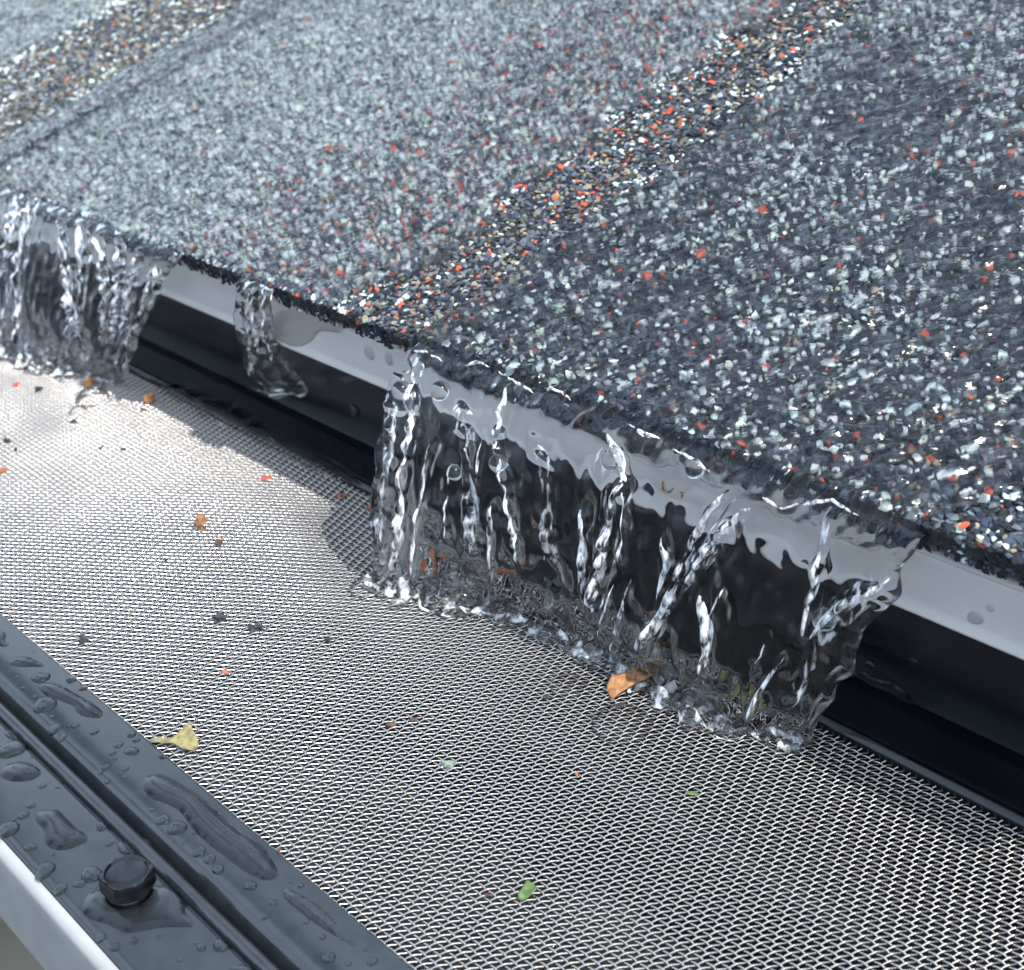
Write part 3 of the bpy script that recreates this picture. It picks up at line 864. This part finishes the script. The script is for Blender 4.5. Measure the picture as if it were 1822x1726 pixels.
def sphere(n_u=22, n_v=13, top=False):
    th = np.linspace(0, (np.pi / 2 if top else np.pi), n_v)
    ph = np.arange(n_u) * 2 * np.pi / n_u
    V = np.stack([np.sin(th)[:, None] * np.cos(ph), np.sin(th)[:, None] * np.sin(ph), np.cos(th)[:, None] * np.ones(n_u)], -1)
    return V, grid_faces(n_u, n_v, wrap_u=True)[:, ::-1]
spray(fall, big, 150, 401)
spray(fl2, left, 70, 402, .4)
# round beads of water and air carried in the widest sheet
SV, SF = sphere()
for px, py, d in [(720, 697, 36), (787, 697, 38), (811, 840, 30), (898, 823, 34), (1244, 838, 38), (1477, 1095, 44), (1106, 818, 40), (845, 905, 14), (1436, 1003, 18)]:
    uv = big.locate([(px, py)])[0]
    i = int(np.argmin((big.U[0] - uv[0]) ** 2)); j = int(np.argmin((big.V[:, 0] - uv[1]) ** 2))
    c = big.front[j, i]
    rad = d / 2 * ((c - CAM) @ RX[:, 2]) / FPX
    c = c - RX[:, 2] * rad * .15
    mesh_obj('bubble', (SV * rad + c).reshape(-1, 3), SF, M['water'], fall)

# bubbles resting on the screen
def dome(px, py, wpx, label, flat=.8):
    c = on_mesh(px, py)
    rad = wpx / 2 * ((c - CAM) @ RX[:, 2]) / FPX
    V, Fd = sphere(30, 12, True)
    r = np.random.default_rng(int(px * 7 + py))
    f = make_field(int(px + py), 2.2, 2.2, 16)
    V = V * (1 + .02 * f(V[..., 0] * 2, V[..., 1] * 2 + V[..., 2]))[..., None]
    root = tag(empty('bubble', loc=c), label, 'bubble', 'clear bubbles on the steel screen')
    for k, nm in ((1.0, 'skin'), (.965, 'inner_skin')):
        W = V * rad * k; W[..., 2] *= flat
        P = c + W[..., 0:1] * np.array([1, 0, 0]) + W[..., 1:2] * np.array([0, math.cos(TM), math.sin(TM)]) + W[..., 2:3] * MESH_N
        o = mesh_obj(nm, P.reshape(-1, 3), Fd, M['skin'], root)
        o.matrix_parent_inverse = Matrix.Translation([-q * MM for q in c])
    if flat <= .7: return root
    a = np.linspace(0, 2 * np.pi, 56, endpoint=False); fr_ = make_field(int(px + 3 * py), 3, 3, 12)
    sec = np.linspace(0, 2 * np.pi, 7)[:-1]
    R_ = np.zeros((7, 56, 3))
    for q in range(7):
        k = 1.0 + .035 * math.cos(q * np.pi / 3); hh = rad * (.05 + .035 * math.sin(q * np.pi / 3))
        wob = 1 + .03 * fr_(np.cos(a) * 4, np.sin(a) * 4)
        R_[q] = c + (rad * k * wob * np.cos(a))[:, None] * np.array([1, 0, 0]) + (rad * k * wob * np.sin(a))[:, None] * np.array([0, math.cos(TM), math.sin(TM)]) + MESH_N * (hh + .2)
    o = mesh_obj('foot_ring', R_.reshape(-1, 3), grid_faces(56, 7, wrap_u=True), M['froth'], root)
    o.matrix_parent_inverse = Matrix.Translation([-q * MM for q in c])
    return root
dome(812, 1062, 132, 'largest clear bubble dome at the foot of the widest sheet of water', .85)
dome(895, 1092, 70, 'small glinting bubble right of the largest bubble dome')
dome(648, 1050, 56, 'bubble beside the left edge of the widest sheet of water')
dome(1106, 1290, 112, 'wide flat bubble in front of the curled orange bark piece', .38)
dome(1012, 1222, 72, 'faint flat bubble on open screen left of the curled orange bark piece', .35)
dome(978, 1135, 50, 'bubble touching the splash below the middle of the widest sheet of water')
dome(1152, 1165, 66, 'bubble behind the curled orange bark piece where the water lands')
dome(1228, 1262, 60, 'bubble in the splash right of the curled orange bark piece')
dome(1300, 1300, 64, 'bubble beside the submerged yellow leaf scrap')
dome(165, 712, 62, 'bubble at the foot of the far left sheet of water')
dome(140, 735, 34, 'little bubble in front of the bubble under the far left sheet of water')

# ------------------------------------------------------------------ water lying on things: puddles and drops
from mathutils.geometry import delaunay_2d_cdt
def smooth_loop(pts, n=6):
    P = np.asarray(pts, float); m_ = len(P); out = []
    for i in range(m_):
        p0, p1, p2, p3 = P[i - 1], P[i], P[(i + 1) % m_], P[(i + 2) % m_]
        for t in np.linspace(0, 1, n, endpoint=False):
            out.append(.5 * ((2 * p1) + (p2 - p0) * t + (2 * p0 - 5 * p1 + 4 * p2 - p3) * t * t + (3 * p1 - p0 - 3 * p2 + p3) * t ** 3))
    return np.array(out)
def puddle(name, pix, place, height, edge, mat, step=.45, base=-.03, wave=0.0):
    """a lens of water whose outline is given on the surface; place(px,py)->(point, u axis, v axis, normal, surface function)"""
    pts = [place(*p) for p in pix]
    o3, ua, va, na, surf = pts[0]
    L = smooth_loop([((p[0] - o3) @ ua, (p[0] - o3) @ va) for p in pts])
    lo, hi = L.min(0), L.max(0)
    gx, gy = np.meshgrid(np.arange(lo[0], hi[0], step), np.arange(lo[1], hi[1], step))
    G = np.stack([gx.ravel(), gy.ravel()], 1)
    a, b = L, np.roll(L, -1, 0)
    inside = np.zeros(len(G), bool)
    for p, q in zip(a, b):
        c = ((p[1] > G[:, 1]) != (q[1] > G[:, 1]))
        with np.errstate(divide='ignore', invalid='ignore'):
            xi = (q[0] - p[0]) * (G[:, 1] - p[1]) / (q[1] - p[1]) + p[0]
        inside ^= c & (G[:, 0] < xi)
    d = np.full(len(G), 1e9)
    for p, q in zip(a, b):
        e = q - p; t = np.clip(((G - p) @ e) / (e @ e + 1e-12), 0, 1)
        d = np.minimum(d, np.linalg.norm(G - p - t[:, None] * e, axis=1))
    ok = inside & (d > step * .45)
    G, d = G[ok], d[ok]
    pts2 = [Vector(p) for p in L] + [Vector(p) for p in G]
    n = len(L)
    vv, _, ff, *_ = delaunay_2d_cdt(pts2, [], [list(range(n))], 1, 1e-6)
    vv = np.array([tuple(v) for v in vv])
    dd = np.full(len(vv), 1e9)
    for p, q in zip(a, b):
        e = q - p; t = np.clip(((vv - p) @ e) / (e @ e + 1e-12), 0, 1)
        dd = np.minimum(dd, np.linalg.norm(vv - p - t[:, None] * e, axis=1))
    k = np.clip(dd / edge, 0, 1)
    h = height * np.sqrt(np.clip(1 - (1 - k) ** 2, 0, 1))
    if wave:
        h = h + k * wave * und1(vv[:, 0] * 6, vv[:, 1] * 6)
    A_ = [[] for _ in vv]
    for f_ in ff:
        for q in range(len(f_)):
            A_[f_[q]].append(f_[q - 1]); A_[f_[q - 1]].append(f_[q])
    rim_ = dd < 1e-4
    for _ in range(14):
        h = np.where(rim_, h, .4 * h + .6 * np.array([h[a_].mean() if a_ else 0 for a_ in A_]))
    W = o3 + vv[:, 0:1] * ua + vv[:, 1:2] * va
    if surf is not None:
        W[:, 2] = surf(W[:, 1])
    W = W + na * (h + base)[:, None]
    return mesh_obj(name, W, [f for f in ff], mat)
EX, EY, EZ = np.eye(3)
def z_in(y):
    return np.interp(y, [-105.2, -104.7, -103.4, -102.8, -102.5, -101.7, -101.2, -100.6, -99.9, -98.4, -96.6, -88.8], [-6.9, -6.2, -6.15, -6.7, -9.8, -9.8, -8.2, -7.05, -6.35, -5.78, -5.5, -5.35])
def z_out(y):
    return np.interp(y, [-120.1, -119.0, -105.9, -105.5], [-7.7, -7.3, -7.0, -7.9])
def on_strip(px, py, inner):
    f_ = z_in if inner else z_out
    z = -5.5 if inner else -7.1
    for _ in range(6):
        p = on_z(px, py, z); z = .5 * z + .5 * float(f_(p[1]))
    p[2] = z
    return p
def at_inner(px, py): return on_strip(px, py, True), EX, EY, EZ, z_in
def at_outer(px, py): return on_strip(px, py, False), EX, EY, EZ, z_out
def at_face(y):
    return lambda px, py: (on_y(px, py, y), EX, EZ, -EY, None)
def at_screen(px, py): return on_mesh(px, py), EX, np.array([0, math.cos(TM), math.sin(TM)]), MESH_N, None
GROUP_D = 'water drops lying on the black front frame'
for pix, pl, h, e, label in [
    ([(64, 1219), (85, 1214), (108, 1219), (140, 1237), (165, 1250), (184, 1268), (180, 1278), (158, 1277), (138, 1270), (128, 1256), (105, 1247), (82, 1238)], at_inner, .8, 2.2, 'curved finger of water on the black strip beside the screen, left of the yellow leaf'),
    ([(253, 1392), (262, 1380), (285, 1377), (318, 1392), (350, 1412), (385, 1440), (400, 1455), (430, 1478), (462, 1500), (478, 1520), (497, 1556), (478, 1567), (452, 1560), (420, 1540), (395, 1520), (372, 1503), (345, 1478), (322, 1447), (300, 1432), (270, 1420), (256, 1406)], at_inner, 1.0, 3.0, 'longest puddle of water stretched along the black strip beside the screen'),
    ([(495, 1580), (520, 1583), (560, 1605), (590, 1630), (612, 1662), (645, 1676), (640, 1685), (622, 1684), (590, 1663), (555, 1640), (515, 1608)], at_inner, .7, 1.8, 'thin tapering puddle on the black strip just right of the longest puddle'),
    ([(60, 1448), (75, 1441), (102, 1440), (115, 1452), (135, 1472), (158, 1489), (150, 1501), (120, 1512), (95, 1512), (80, 1500), (78, 1478), (64, 1462)], at_outer, 1.0, 2.6, 'bone shaped puddle on the outer black strip left of the screw'),
    ([(148, 1604), (160, 1588), (190, 1580), (235, 1578), (280, 1575), (318, 1582), (336, 1600), (330, 1622), (350, 1640), (345, 1650), (300, 1650), (262, 1655), (225, 1660), (190, 1645), (160, 1636), (145, 1620)], at_outer, .9, 2.6, 'puddle of water gathered round the foot of the black screw'),
    ([(12, 1178), (28, 1169), (50, 1168), (68, 1177), (95, 1187), (106, 1190), (78, 1188), (50, 1187), (26, 1186)], at_inner, .8, 2.0, 'lens shaped drop with a thin tail on the black strip at the left picture edge'),
    ([(-6, 1130), (2, 1118), (12, 1130), (10, 1140), (22, 1150), (12, 1152), (-4, 1148)], at_inner, .7, 1.4, 'cut off drop on the black strip at the left picture edge, nearest the screen'),
    ([(0, 1376), (12, 1360), (38, 1355), (62, 1362), (74, 1376), (58, 1388), (30, 1391), (8, 1387)], at_outer, 1.2, 3.0, 'large oval drop on the outer black strip near the left picture edge'),
    ([(402, 1722), (425, 1716), (455, 1722), (480, 1740), (470, 1752), (430, 1745), (408, 1735)], at_outer, .8, 2.0, 'puddle cut off by the bottom picture edge on the outer black strip')]:
    tag(puddle('puddle', pix, pl, h, e, M['lens']), label, 'puddle', GROUP_D)
def drop(px, py, wpx, surf, label=None, k=.36, group=GROUP_D):
    p, ua, va, na, sf = surf(px, py)
    rad = wpx / 2 * ((p - CAM) @ RX[:, 2]) / FPX
    r = np.random.default_rng(int(px * 13 + py * 5))
    n = 18
    a = np.arange(n) * 2 * np.pi / n
    out = 1 + .10 * np.sin(2 * a + r.uniform(0, 6)) * r.uniform(.3, 1.3) + .05 * np.sin(3 * a + r.uniform(0, 6))
    V = [p + na * (rad * k)]
    rings = [.25, .5, .72, .88, .97, 1.0]
    for q in rings:
        hh = rad * k * math.sqrt(max(0, 1 - q ** 2.6)) - .02
        for i in range(n):
            w_ = p + ua * (rad * q * out[i] * math.cos(a[i])) + va * (rad * q * out[i] * math.sin(a[i]))
            if sf is not None: w_[2] = float(sf(w_[1]))
            V.append(w_ + na * hh)
    Fd = [(0, 1 + i, 1 + (i + 1) % n) for i in range(n)]
    for q in range(len(rings) - 1):
        for i in range(n):
            b0, b1 = 1 + q * n + i, 1 + q * n + (i + 1) % n
            Fd.append((b0, b0 + n, b1 + n, b1))
    o = mesh_obj('water_drop', V, Fd, M['lens'])
    return tag(o, label, 'water drop', group)
ORD = ['leftmost', 'second from left', 'third from left', 'fourth from left', 'fifth from left', 'sixth from left', 'seventh from left', 'eighth from left', 'ninth from left',
       'tenth from left', 'eleventh from left', 'twelfth from left', 'thirteenth from left', 'fourteenth from left', 'fifteenth from left', 'sixteenth from left']
def zone_in(x, y):
    if x < 160 and y < 1242: return 'above the curved finger of water'
    if x < 172: return 'below the curved finger of water'
    if y < 1425 and x < 300: return 'left of the yellow leaf'
    if x < 400: return 'along the lower side of the longest puddle'
    return 'beside the thin tapering puddle'
def zone_out(x, y):
    if y < 1440: return 'above the bone shaped puddle'
    if y < 1540: return 'around the bone shaped puddle'
    if y < 1605: return 'close to the black screw head'
    if x < 300: return 'below the puddle round the screw'
    return 'right of the puddle round the screw'
def bead_row(beads, surf, zone, where):
    seen = {}
    for px, py, wd in sorted(beads):
        z = zone(px, py); k = seen.get(z, 0); seen[z] = k + 1
        drop(px, py, wd, surf, '%s small bead of water %s' % (ORD[k], z) if k < len(ORD) else 'small bead of water ' + z)
bead_row([(72, 1206, 32), (80, 1254, 42), (63, 1240, 11), (93, 1275, 11), (98, 1297, 24), (113, 1312, 15), (135, 1291, 14), (124, 1291, 9), (168, 1303, 15), (234, 1307, 18), (242, 1317, 15),
                   (211, 1326, 17), (235, 1337, 24), (200, 1340, 13), (204, 1350, 9), (187, 1365, 16), (223, 1368, 13), (192, 1390, 11), (222, 1382, 8), (290, 1459, 24), (315, 1473, 34), (270, 1441, 11),
                   (346, 1481, 11), (354, 1516, 24), (373, 1529, 22), (328, 1500, 9), (446, 1576, 22), (535, 1576, 13), (517, 1569, 7), (487, 1606, 14), (574, 1667, 14), (585, 1704, 24), (663, 1711, 20), (127, 1209, 22),
                   (148, 1225, 16), (30, 1205, 7), (60, 1160, 6), (90, 1170, 7), (41, 1224, 9), (28, 1218, 7), (290, 1345, 18), (545, 1640, 12), (470, 1632, 14), (650, 1690, 9), (180, 1373, 13), (620, 1715, 12)], at_inner, zone_in, '')
drop(388, 1547, 22, at_inner, 'bright glinting oval drop on the black strip below the longest puddle', .5)
bead_row([(75, 1399, 15), (103, 1401, 9), (55, 1434, 16), (42, 1451, 21), (28, 1457, 11), (183, 1470, 25), (54, 1508, 23), (142, 1573, 21), (107, 1582, 27), (195, 1502, 13), (286, 1545, 22), (180, 1668, 20),
                   (238, 1674, 17), (205, 1685, 20), (282, 1667, 9), (348, 1678, 9), (358, 1686, 18), (419, 1661, 15), (440, 1706, 17), (95, 1520, 9), (203, 1497, 9), (60, 1346, 9), (70, 1347, 7), (14, 1298, 8), (150, 1430, 9), (320, 1708, 10)], at_outer, zone_out, '')
drop(32, 1310, 40, at_outer, 'upper of two lens drops on the outer black strip at the left picture edge')
drop(22, 1333, 48, at_outer, 'lower of two lens drops on the outer black strip at the left picture edge')
drop(122, 1387, 28, at_outer, 'flat drop touching the groove of the black frame, left of the bone shaped puddle')
drop(14, 1476, 40, at_outer, 'half hidden drop against the white gutter lip at the left picture edge')
drop(238, 1508, 54, at_outer, 'large flat drop directly behind the head of the black screw')
drop(80, 1549, 38, at_outer, 'flat drop on the outer black strip beside the white gutter lip')
drop(163, 1556, 40, at_outer, 'round drop touching the left side of the black screw')
drop(396, 1681, 34, at_outer, 'largest round drop on the outer black strip right of the screw')
# drops on the upright faces
GROUP_F = 'water drops clinging to the drip edge and fascia'
drop(1735, 1100, 28, at_face(-.12), 'oval drop clinging to the drip edge at the right picture edge', .2, GROUP_F)
drop(1762, 1083, 14, at_face(-.12), 'small drop clinging to the drip edge above the oval drop', .25, GROUP_F)
drop(1624, 1176, 17, at_face(16.4), 'single bead on the black fascia right of the widest sheet of water', .4, GROUP_F)
drop(1548, 1186, 22, at_face(16.4), 'drop on the black fascia touching the edge of the widest sheet of water', .4, GROUP_F)
drop(630, 730, 22, at_face(16.4), 'drop on the black fascia between the trickle and the widest sheet of water', .4, GROUP_F)
drop(462, 580, 10, at_face(16.4), 'tiny bead on the black fascia left of the trickle', .4, GROUP_F)
drop(657, 628, 26, at_face(-.1), 'left one of two half round drops hanging below the shingle edge', .25, GROUP_F)
drop(692, 640, 22, at_face(-.1), 'right one of two half round drops hanging below the shingle edge', .25, GROUP_F)
tag(puddle('puddle', [(478, 575), (500, 552), (530, 547), (556, 560), (580, 560), (604, 578), (604, 592), (570, 590), (556, 606), (535, 622), (552, 640), (520, 652), (490, 640), (474, 610)], at_face(-.1), .55, 2.0, M['lens'], wave=.12), 'ragged film of water spread on the drip edge right of the trickle', 'puddle', GROUP_F)
tag(puddle('puddle', [(1450, 1275), (1490, 1215), (1530, 1196), (1560, 1208), (1592, 1216), (1618, 1240), (1625, 1262), (1600, 1268), (1570, 1275), (1520, 1290), (1480, 1300)], at_face(16.3), .5, 2.0, M['lens']), 'smooth water patch low on the black fascia right of the widest sheet', 'puddle', GROUP_F)
tag(puddle('puddle', [(285, 690), (320, 680), (400, 700), (470, 750), (520, 790), (600, 820), (640, 860), (560, 840), (480, 800), (420, 770), (340, 730)], lambda px, py: (on_z(px, py, 2.2), EX, EY, EZ, None), .5, 2.5, M['lens'], wave=.15), 'long puddle lying along the black rear rail behind the screen', 'puddle', GROUP_F)
# ------------------------------------------------------------------ screw in the front frame
screw = empty('screw', guard)
screw.matrix_parent_inverse = Matrix.Translation((0, .045, 0))
SC = np.array([-16.3, -111.1, -7.1])
a6 = math.radians(-55) + np.arange(6) * math.pi / 3
def hex_ring(r_, z, n=8):
    out = []
    for k in range(6):
        p, q = np.array([math.cos(a6[k]), math.sin(a6[k])]), np.array([math.cos(a6[(k + 1) % 6]), math.sin(a6[(k + 1) % 6])])
        for t in np.linspace(0, 1, n, endpoint=False):
            c = p + (q - p) * t
            l_ = np.linalg.norm(c); c = c / l_ * min(l_, .998)
            out.append([c[0] * r_, c[1] * r_, z])
    return out
def circ_ring(r_, z, n=48):
    a = a6[0] + np.arange(n) * 2 * np.pi / n
    return [[r_ * math.cos(t), r_ * math.sin(t), z] for t in a]
rings = [hex_ring(4.35, 1.35), hex_ring(4.5, 1.5), hex_ring(4.5, 4.3), hex_ring(4.38, 4.62), circ_ring(3.75, 4.75), circ_ring(3.6, 4.7), circ_ring(3.35, 4.3), circ_ring(2.6, 4.02), circ_ring(1.2, 3.92), circ_ring(.01, 3.9)]
V = np.array(rings).reshape(-1, 3) + SC
o = sharp(mesh_obj('hex_head', V, grid_faces(48, len(rings), wrap_u=True), M['screw'], screw), 30)
rings = [circ_ring(3.9, -.2), circ_ring(3.9, .5), circ_ring(3.6, .8), circ_ring(3.5, 1.6)]
V = np.array(rings).reshape(-1, 3) + SC
mesh_obj('washer', V, grid_faces(48, len(rings), wrap_u=True), M['screw'], screw)
# water lying in the dished top
pt = [circ_ring(3.3, 4.33), circ_ring(2.4, 4.27), circ_ring(1.2, 4.24), circ_ring(.01, 4.23)]
o = mesh_obj('water_drop', np.array(pt).reshape(-1, 3) + SC, grid_faces(48, 4, wrap_u=True), M['lens'])
tag(o, 'thin drop of water held in the dished top of the black screw', 'water drop', GROUP_D)

# ------------------------------------------------------------------ bits of bark, leaf and grit on the screen
def grit_material(name, c0, c1, rough=.6):
    return noise_into(principled(name, c0, rough), 700, c0, c1, bump=(.7, .4))
G = {'bark': grit_material('wet_bark', (.24, .10, .035), (.40, .20, .08)), 'rust': grit_material('rust_bark', (.26, .07, .02), (.42, .14, .05)),
     'dark': grit_material('dark_grit', (.010, .012, .014), (.03, .032, .036)), 'brown': grit_material('brown_grit', (.045, .02, .014), (.10, .05, .03)),
     'leaf': grit_material('yellow_leaf', (.13, .105, .04), (.30, .26, .11)), 'green': grit_material('green_leaf', (.045, .10, .02), (.10, .17, .05)),
     'sage': grit_material('sage_grit', (.13, .16, .13), (.25, .28, .22)), 'red': grit_material('red_granule', (.40, .05, .03), (.55, .10, .05)), 'tan': grit_material('tan_scrap', (.42, .30, .12), (.6, .48, .24))}
GROUP_B = 'bits of bark, leaf and grit on the steel screen'
def lump(px, py, wpx, mat, label, cat='grit', name='grit', asp=(1, .7, .55), turn=None, lift=.25, place=None):
    c = on_mesh(px, py, RW * 2) if place is None else place
    rad = wpx / 2 * ((c - CAM) @ RX[:, 2]) / FPX
    r = np.random.default_rng(int(px * 3 + py * 11))
    V, Fd = sphere(12, 8)
    D = V.reshape(-1, 3)
    f = make_field(int(px + py * 2), 1.6, 1.6, 20)
    k = .78 + .22 * f(D[:, 0] + D[:, 2] * 1.3, D[:, 1] - D[:, 2])
    D = np.sign(D) * np.abs(D) ** .8 * k[:, None]
    D = D * np.array(asp) * rad
    t = r.uniform(0, 6.28) if turn is None else turn
    D = np.stack([D[:, 0] * math.cos(t) - D[:, 1] * math.sin(t), D[:, 0] * math.sin(t) + D[:, 1] * math.cos(t), D[:, 2] + rad * asp[2] * lift], -1)
    o = mesh_obj(name, D + c, Fd, G[mat], smooth=False)
    return tag(o, label, cat, GROUP_B)
CAM_RIGHT = math.atan2(RX[1, 0], RX[0, 0])
lump(357, 940, 34, 'bark', 'upright orange brown bark stub on open screen, the tallest bit there', 'bark', 'bark_chip', (.62, .6, 1.0), CAM_RIGHT, .75)
lump(388, 967, 18, 'brown', 'dark brown crumb just right of the upright bark stub', 'bark', 'bark_chip', (1, .8, .7))
lump(148, 1140, 24, 'dark', 'black shingle granule near the left end of the front frame', asp=(1, .7, .7))
lump(392, 1102, 30, 'dark', 'black shingle granule on the middle of the screen, larger of two there', asp=(1, .55, .7), turn=CAM_RIGHT + .5)
lump(455, 1118, 30, 'dark', 'blackish wet granule right of the larger black granule', asp=(1, .7, .45), turn=CAM_RIGHT)
lump(583, 1138, 16, 'dark', 'small dark granule in the weave below the left edge of the widest sheet', asp=(1, .6, .4))
lump(267, 716, 28, 'bark', 'orange bark bit beside the rear rail near the far left sheet', 'bark', 'bark_chip', (.8, .7, .9), CAM_RIGHT, .6)
lump(256, 730, 12, 'brown', 'dark crumb under the orange bark bit by the rear rail', 'bark', 'bark_chip')
lump(160, 688, 26, 'bark', 'orange bark bit caught in the bubbles of the far left sheet', 'bark', 'bark_chip', (.8, .7, .9), CAM_RIGHT, .6)
lump(474, 852, 20, 'red', 'flat orange red chip near the rear rail, left of two others', asp=(1, .6, .3), turn=CAM_RIGHT)
lump(606, 883, 16, 'rust', 'rust brown chip near the rear rail by the widest sheet', asp=(1, .8, .5))
lump(658, 903, 14, 'rust', 'rust brown chip right at the left edge of the widest sheet', asp=(1, .8, .5))
lump(4, 839, 20, 'rust', 'orange chip cut off by the left picture edge', asp=(1, .7, .5))
lump(29, 685, 15, 'red', 'red chip on the screen below the far left sheet', asp=(1, .7, .5))
lump(69, 694, 18, 'dark', 'dark granule right of the red chip below the far left sheet', asp=(1, .6, .5))
lump(130, 750, 12, 'dark', 'dark granule in front of the little bubble at far left')
lump(12, 785, 14, 'dark', 'upper of two dark grains near the left picture edge')
lump(28, 800, 12, 'dark', 'lower of two dark grains near the left picture edge')
lump(180, 797, 10, 'brown', 'faint brown grain in the middle of the pale far screen')
lump(220, 799, 11, 'dark', 'dark grain right of the faint brown grain on the pale far screen')
lump(295, 996, 12, 'dark', 'dark grain in front of the upright bark stub')
lump(400, 1196, 18, 'rust', 'reddish brown flake between the yellow leaf and the black granules', asp=(1, .6, .25))
lump(738, 1281, 18, 'brown', 'dark brown crumb on the open screen, right of a pair', asp=(1, .6, .4), turn=CAM_RIGHT)
lump(695, 1291, 20, 'brown', 'dark brown crumb on the open screen, left of a pair', asp=(1, .5, .4), turn=CAM_RIGHT)
lump(797, 1362, 30, 'sage', 'grey green crumb on the open screen below the brown pair', asp=(1, .7, .5), turn=CAM_RIGHT)
lump(975, 1241, 24, 'dark', 'black sliver under the faint flat bubble', asp=(1, .4, .3), turn=CAM_RIGHT)
lump(1232, 1411, 28, 'green', 'pale green sliver pressed into the weave below the splash', 'leaf', 'leaf_scrap', (1, .35, .12), CAM_RIGHT, .1)
lump(1026, 1377, 10, 'rust', 'orange speck in the weave left of the pale green sliver')
lump(648, 1470, 9, 'brown', 'brown speck in the weave above the small green leaf')
lump(868, 1592, 14, 'brown', 'dark sliver in the weave left of the small green leaf', asp=(1, .4, .3), turn=CAM_RIGHT)
lump(496, 1513, 12, 'brown', 'dark red grain at the edge of the front frame')
lump(690, 1025, 22, 'rust', 'rusty chip under the left edge of the widest sheet', 'bark', 'bark_chip', (1, .6, .4), CAM_RIGHT)
lump(764, 1008, 42, 'rust', 'rusty bark bit seen through the water left of the largest bubble', 'bark', 'bark_chip', (.8, .6, .7), CAM_RIGHT)
lump(908, 1030, 72, 'rust', 'wide rusty bark piece seen through the water right of the largest bubble', 'bark', 'bark_chip', (1, .5, .5), CAM_RIGHT)
lump(1196, 866, 34, 'bark', 'brown leaf scrap stuck to the drip edge behind the water', 'leaf', 'leaf_scrap', (.35, .2, 1.0), 0, 0, on_y(1196, 866, -.3))
def leaf(pix, mat, label, curl, lift, name='leaf_scrap', cat='leaf', thick=.22):
    """a curled scrap: outline on the screen, raised into a fold"""
    o = puddle(name, pix, at_screen, .0, 1.0, G[mat], step=.5, base=RW * 2 + .1)
    me = o.data
    co = np.zeros(len(me.vertices) * 3); me.vertices.foreach_get('co', co); co = co.reshape(-1, 3) / MM
    c = co.mean(0); d = co - c
    w_, v_ = np.linalg.eigh(np.cov(d[:, :2].T)); ax = v_[:, 1]; bx = v_[:, 0]
    a = d[:, :2] @ ax; b = d[:, :2] @ bx
    f = make_field(len(co), 3.5, 3.5, 16)
    k = 1 - np.clip(np.abs(a) / (np.abs(a).max() + 1e-6), 0, 1) ** 2
    co[:, 2] += curl * (b / (np.abs(b).max() + 1e-6)) ** 2 * (1 + .4 * a / np.abs(a).max()) + lift * k + .18 * f(co[:, 0], co[:, 1])
    me.vertices.foreach_set('co', (co * MM).ravel()); me.update()
    sm = o.modifiers.new('thickness', 'SOLIDIFY'); sm.thickness = thick * MM; sm.offset = 0
    return tag(o, label, cat, GROUP_B)
leaf([(264, 1322), (284, 1318), (300, 1320), (318, 1314), (338, 1305), (347, 1314), (354, 1326), (352, 1338), (340, 1345), (326, 1342), (310, 1330), (288, 1328)], 'leaf', 'curled yellow leaf scrap lying where the screen meets the front frame', 1.3, .45)
leaf([(1080, 1232), (1086, 1222), (1105, 1214), (1122, 1210), (1126, 1198), (1150, 1192), (1162, 1204), (1158, 1222), (1140, 1230), (1112, 1238), (1090, 1246)], 'bark', 'curled orange bark piece lying where the widest sheet lands', 1.2, 1.2, 'bark_piece', 'bark', .5)
leaf([(922, 1598), (930, 1588), (940, 1574), (950, 1580), (955, 1594), (940, 1604), (926, 1606)], 'green', 'small bright green leaf scrap on the near part of the screen', .8, .5)
leaf([(1286, 1224), (1300, 1212), (1306, 1226), (1325, 1240), (1312, 1248), (1292, 1244)], 'leaf', 'yellow green leaf scrap under the splash of the widest sheet', .8, .8)
leaf([(1335, 1240), (1350, 1236), (1358, 1246), (1345, 1258), (1334, 1252)], 'leaf', 'smaller yellow leaf fragment under the splash, right of the yellow green scrap', .4, .5)
leaf([(800, 1066), (812, 1062), (824, 1068), (814, 1074)], 'tan', 'tiny tan scrap under the largest bubble dome', .2, .2)
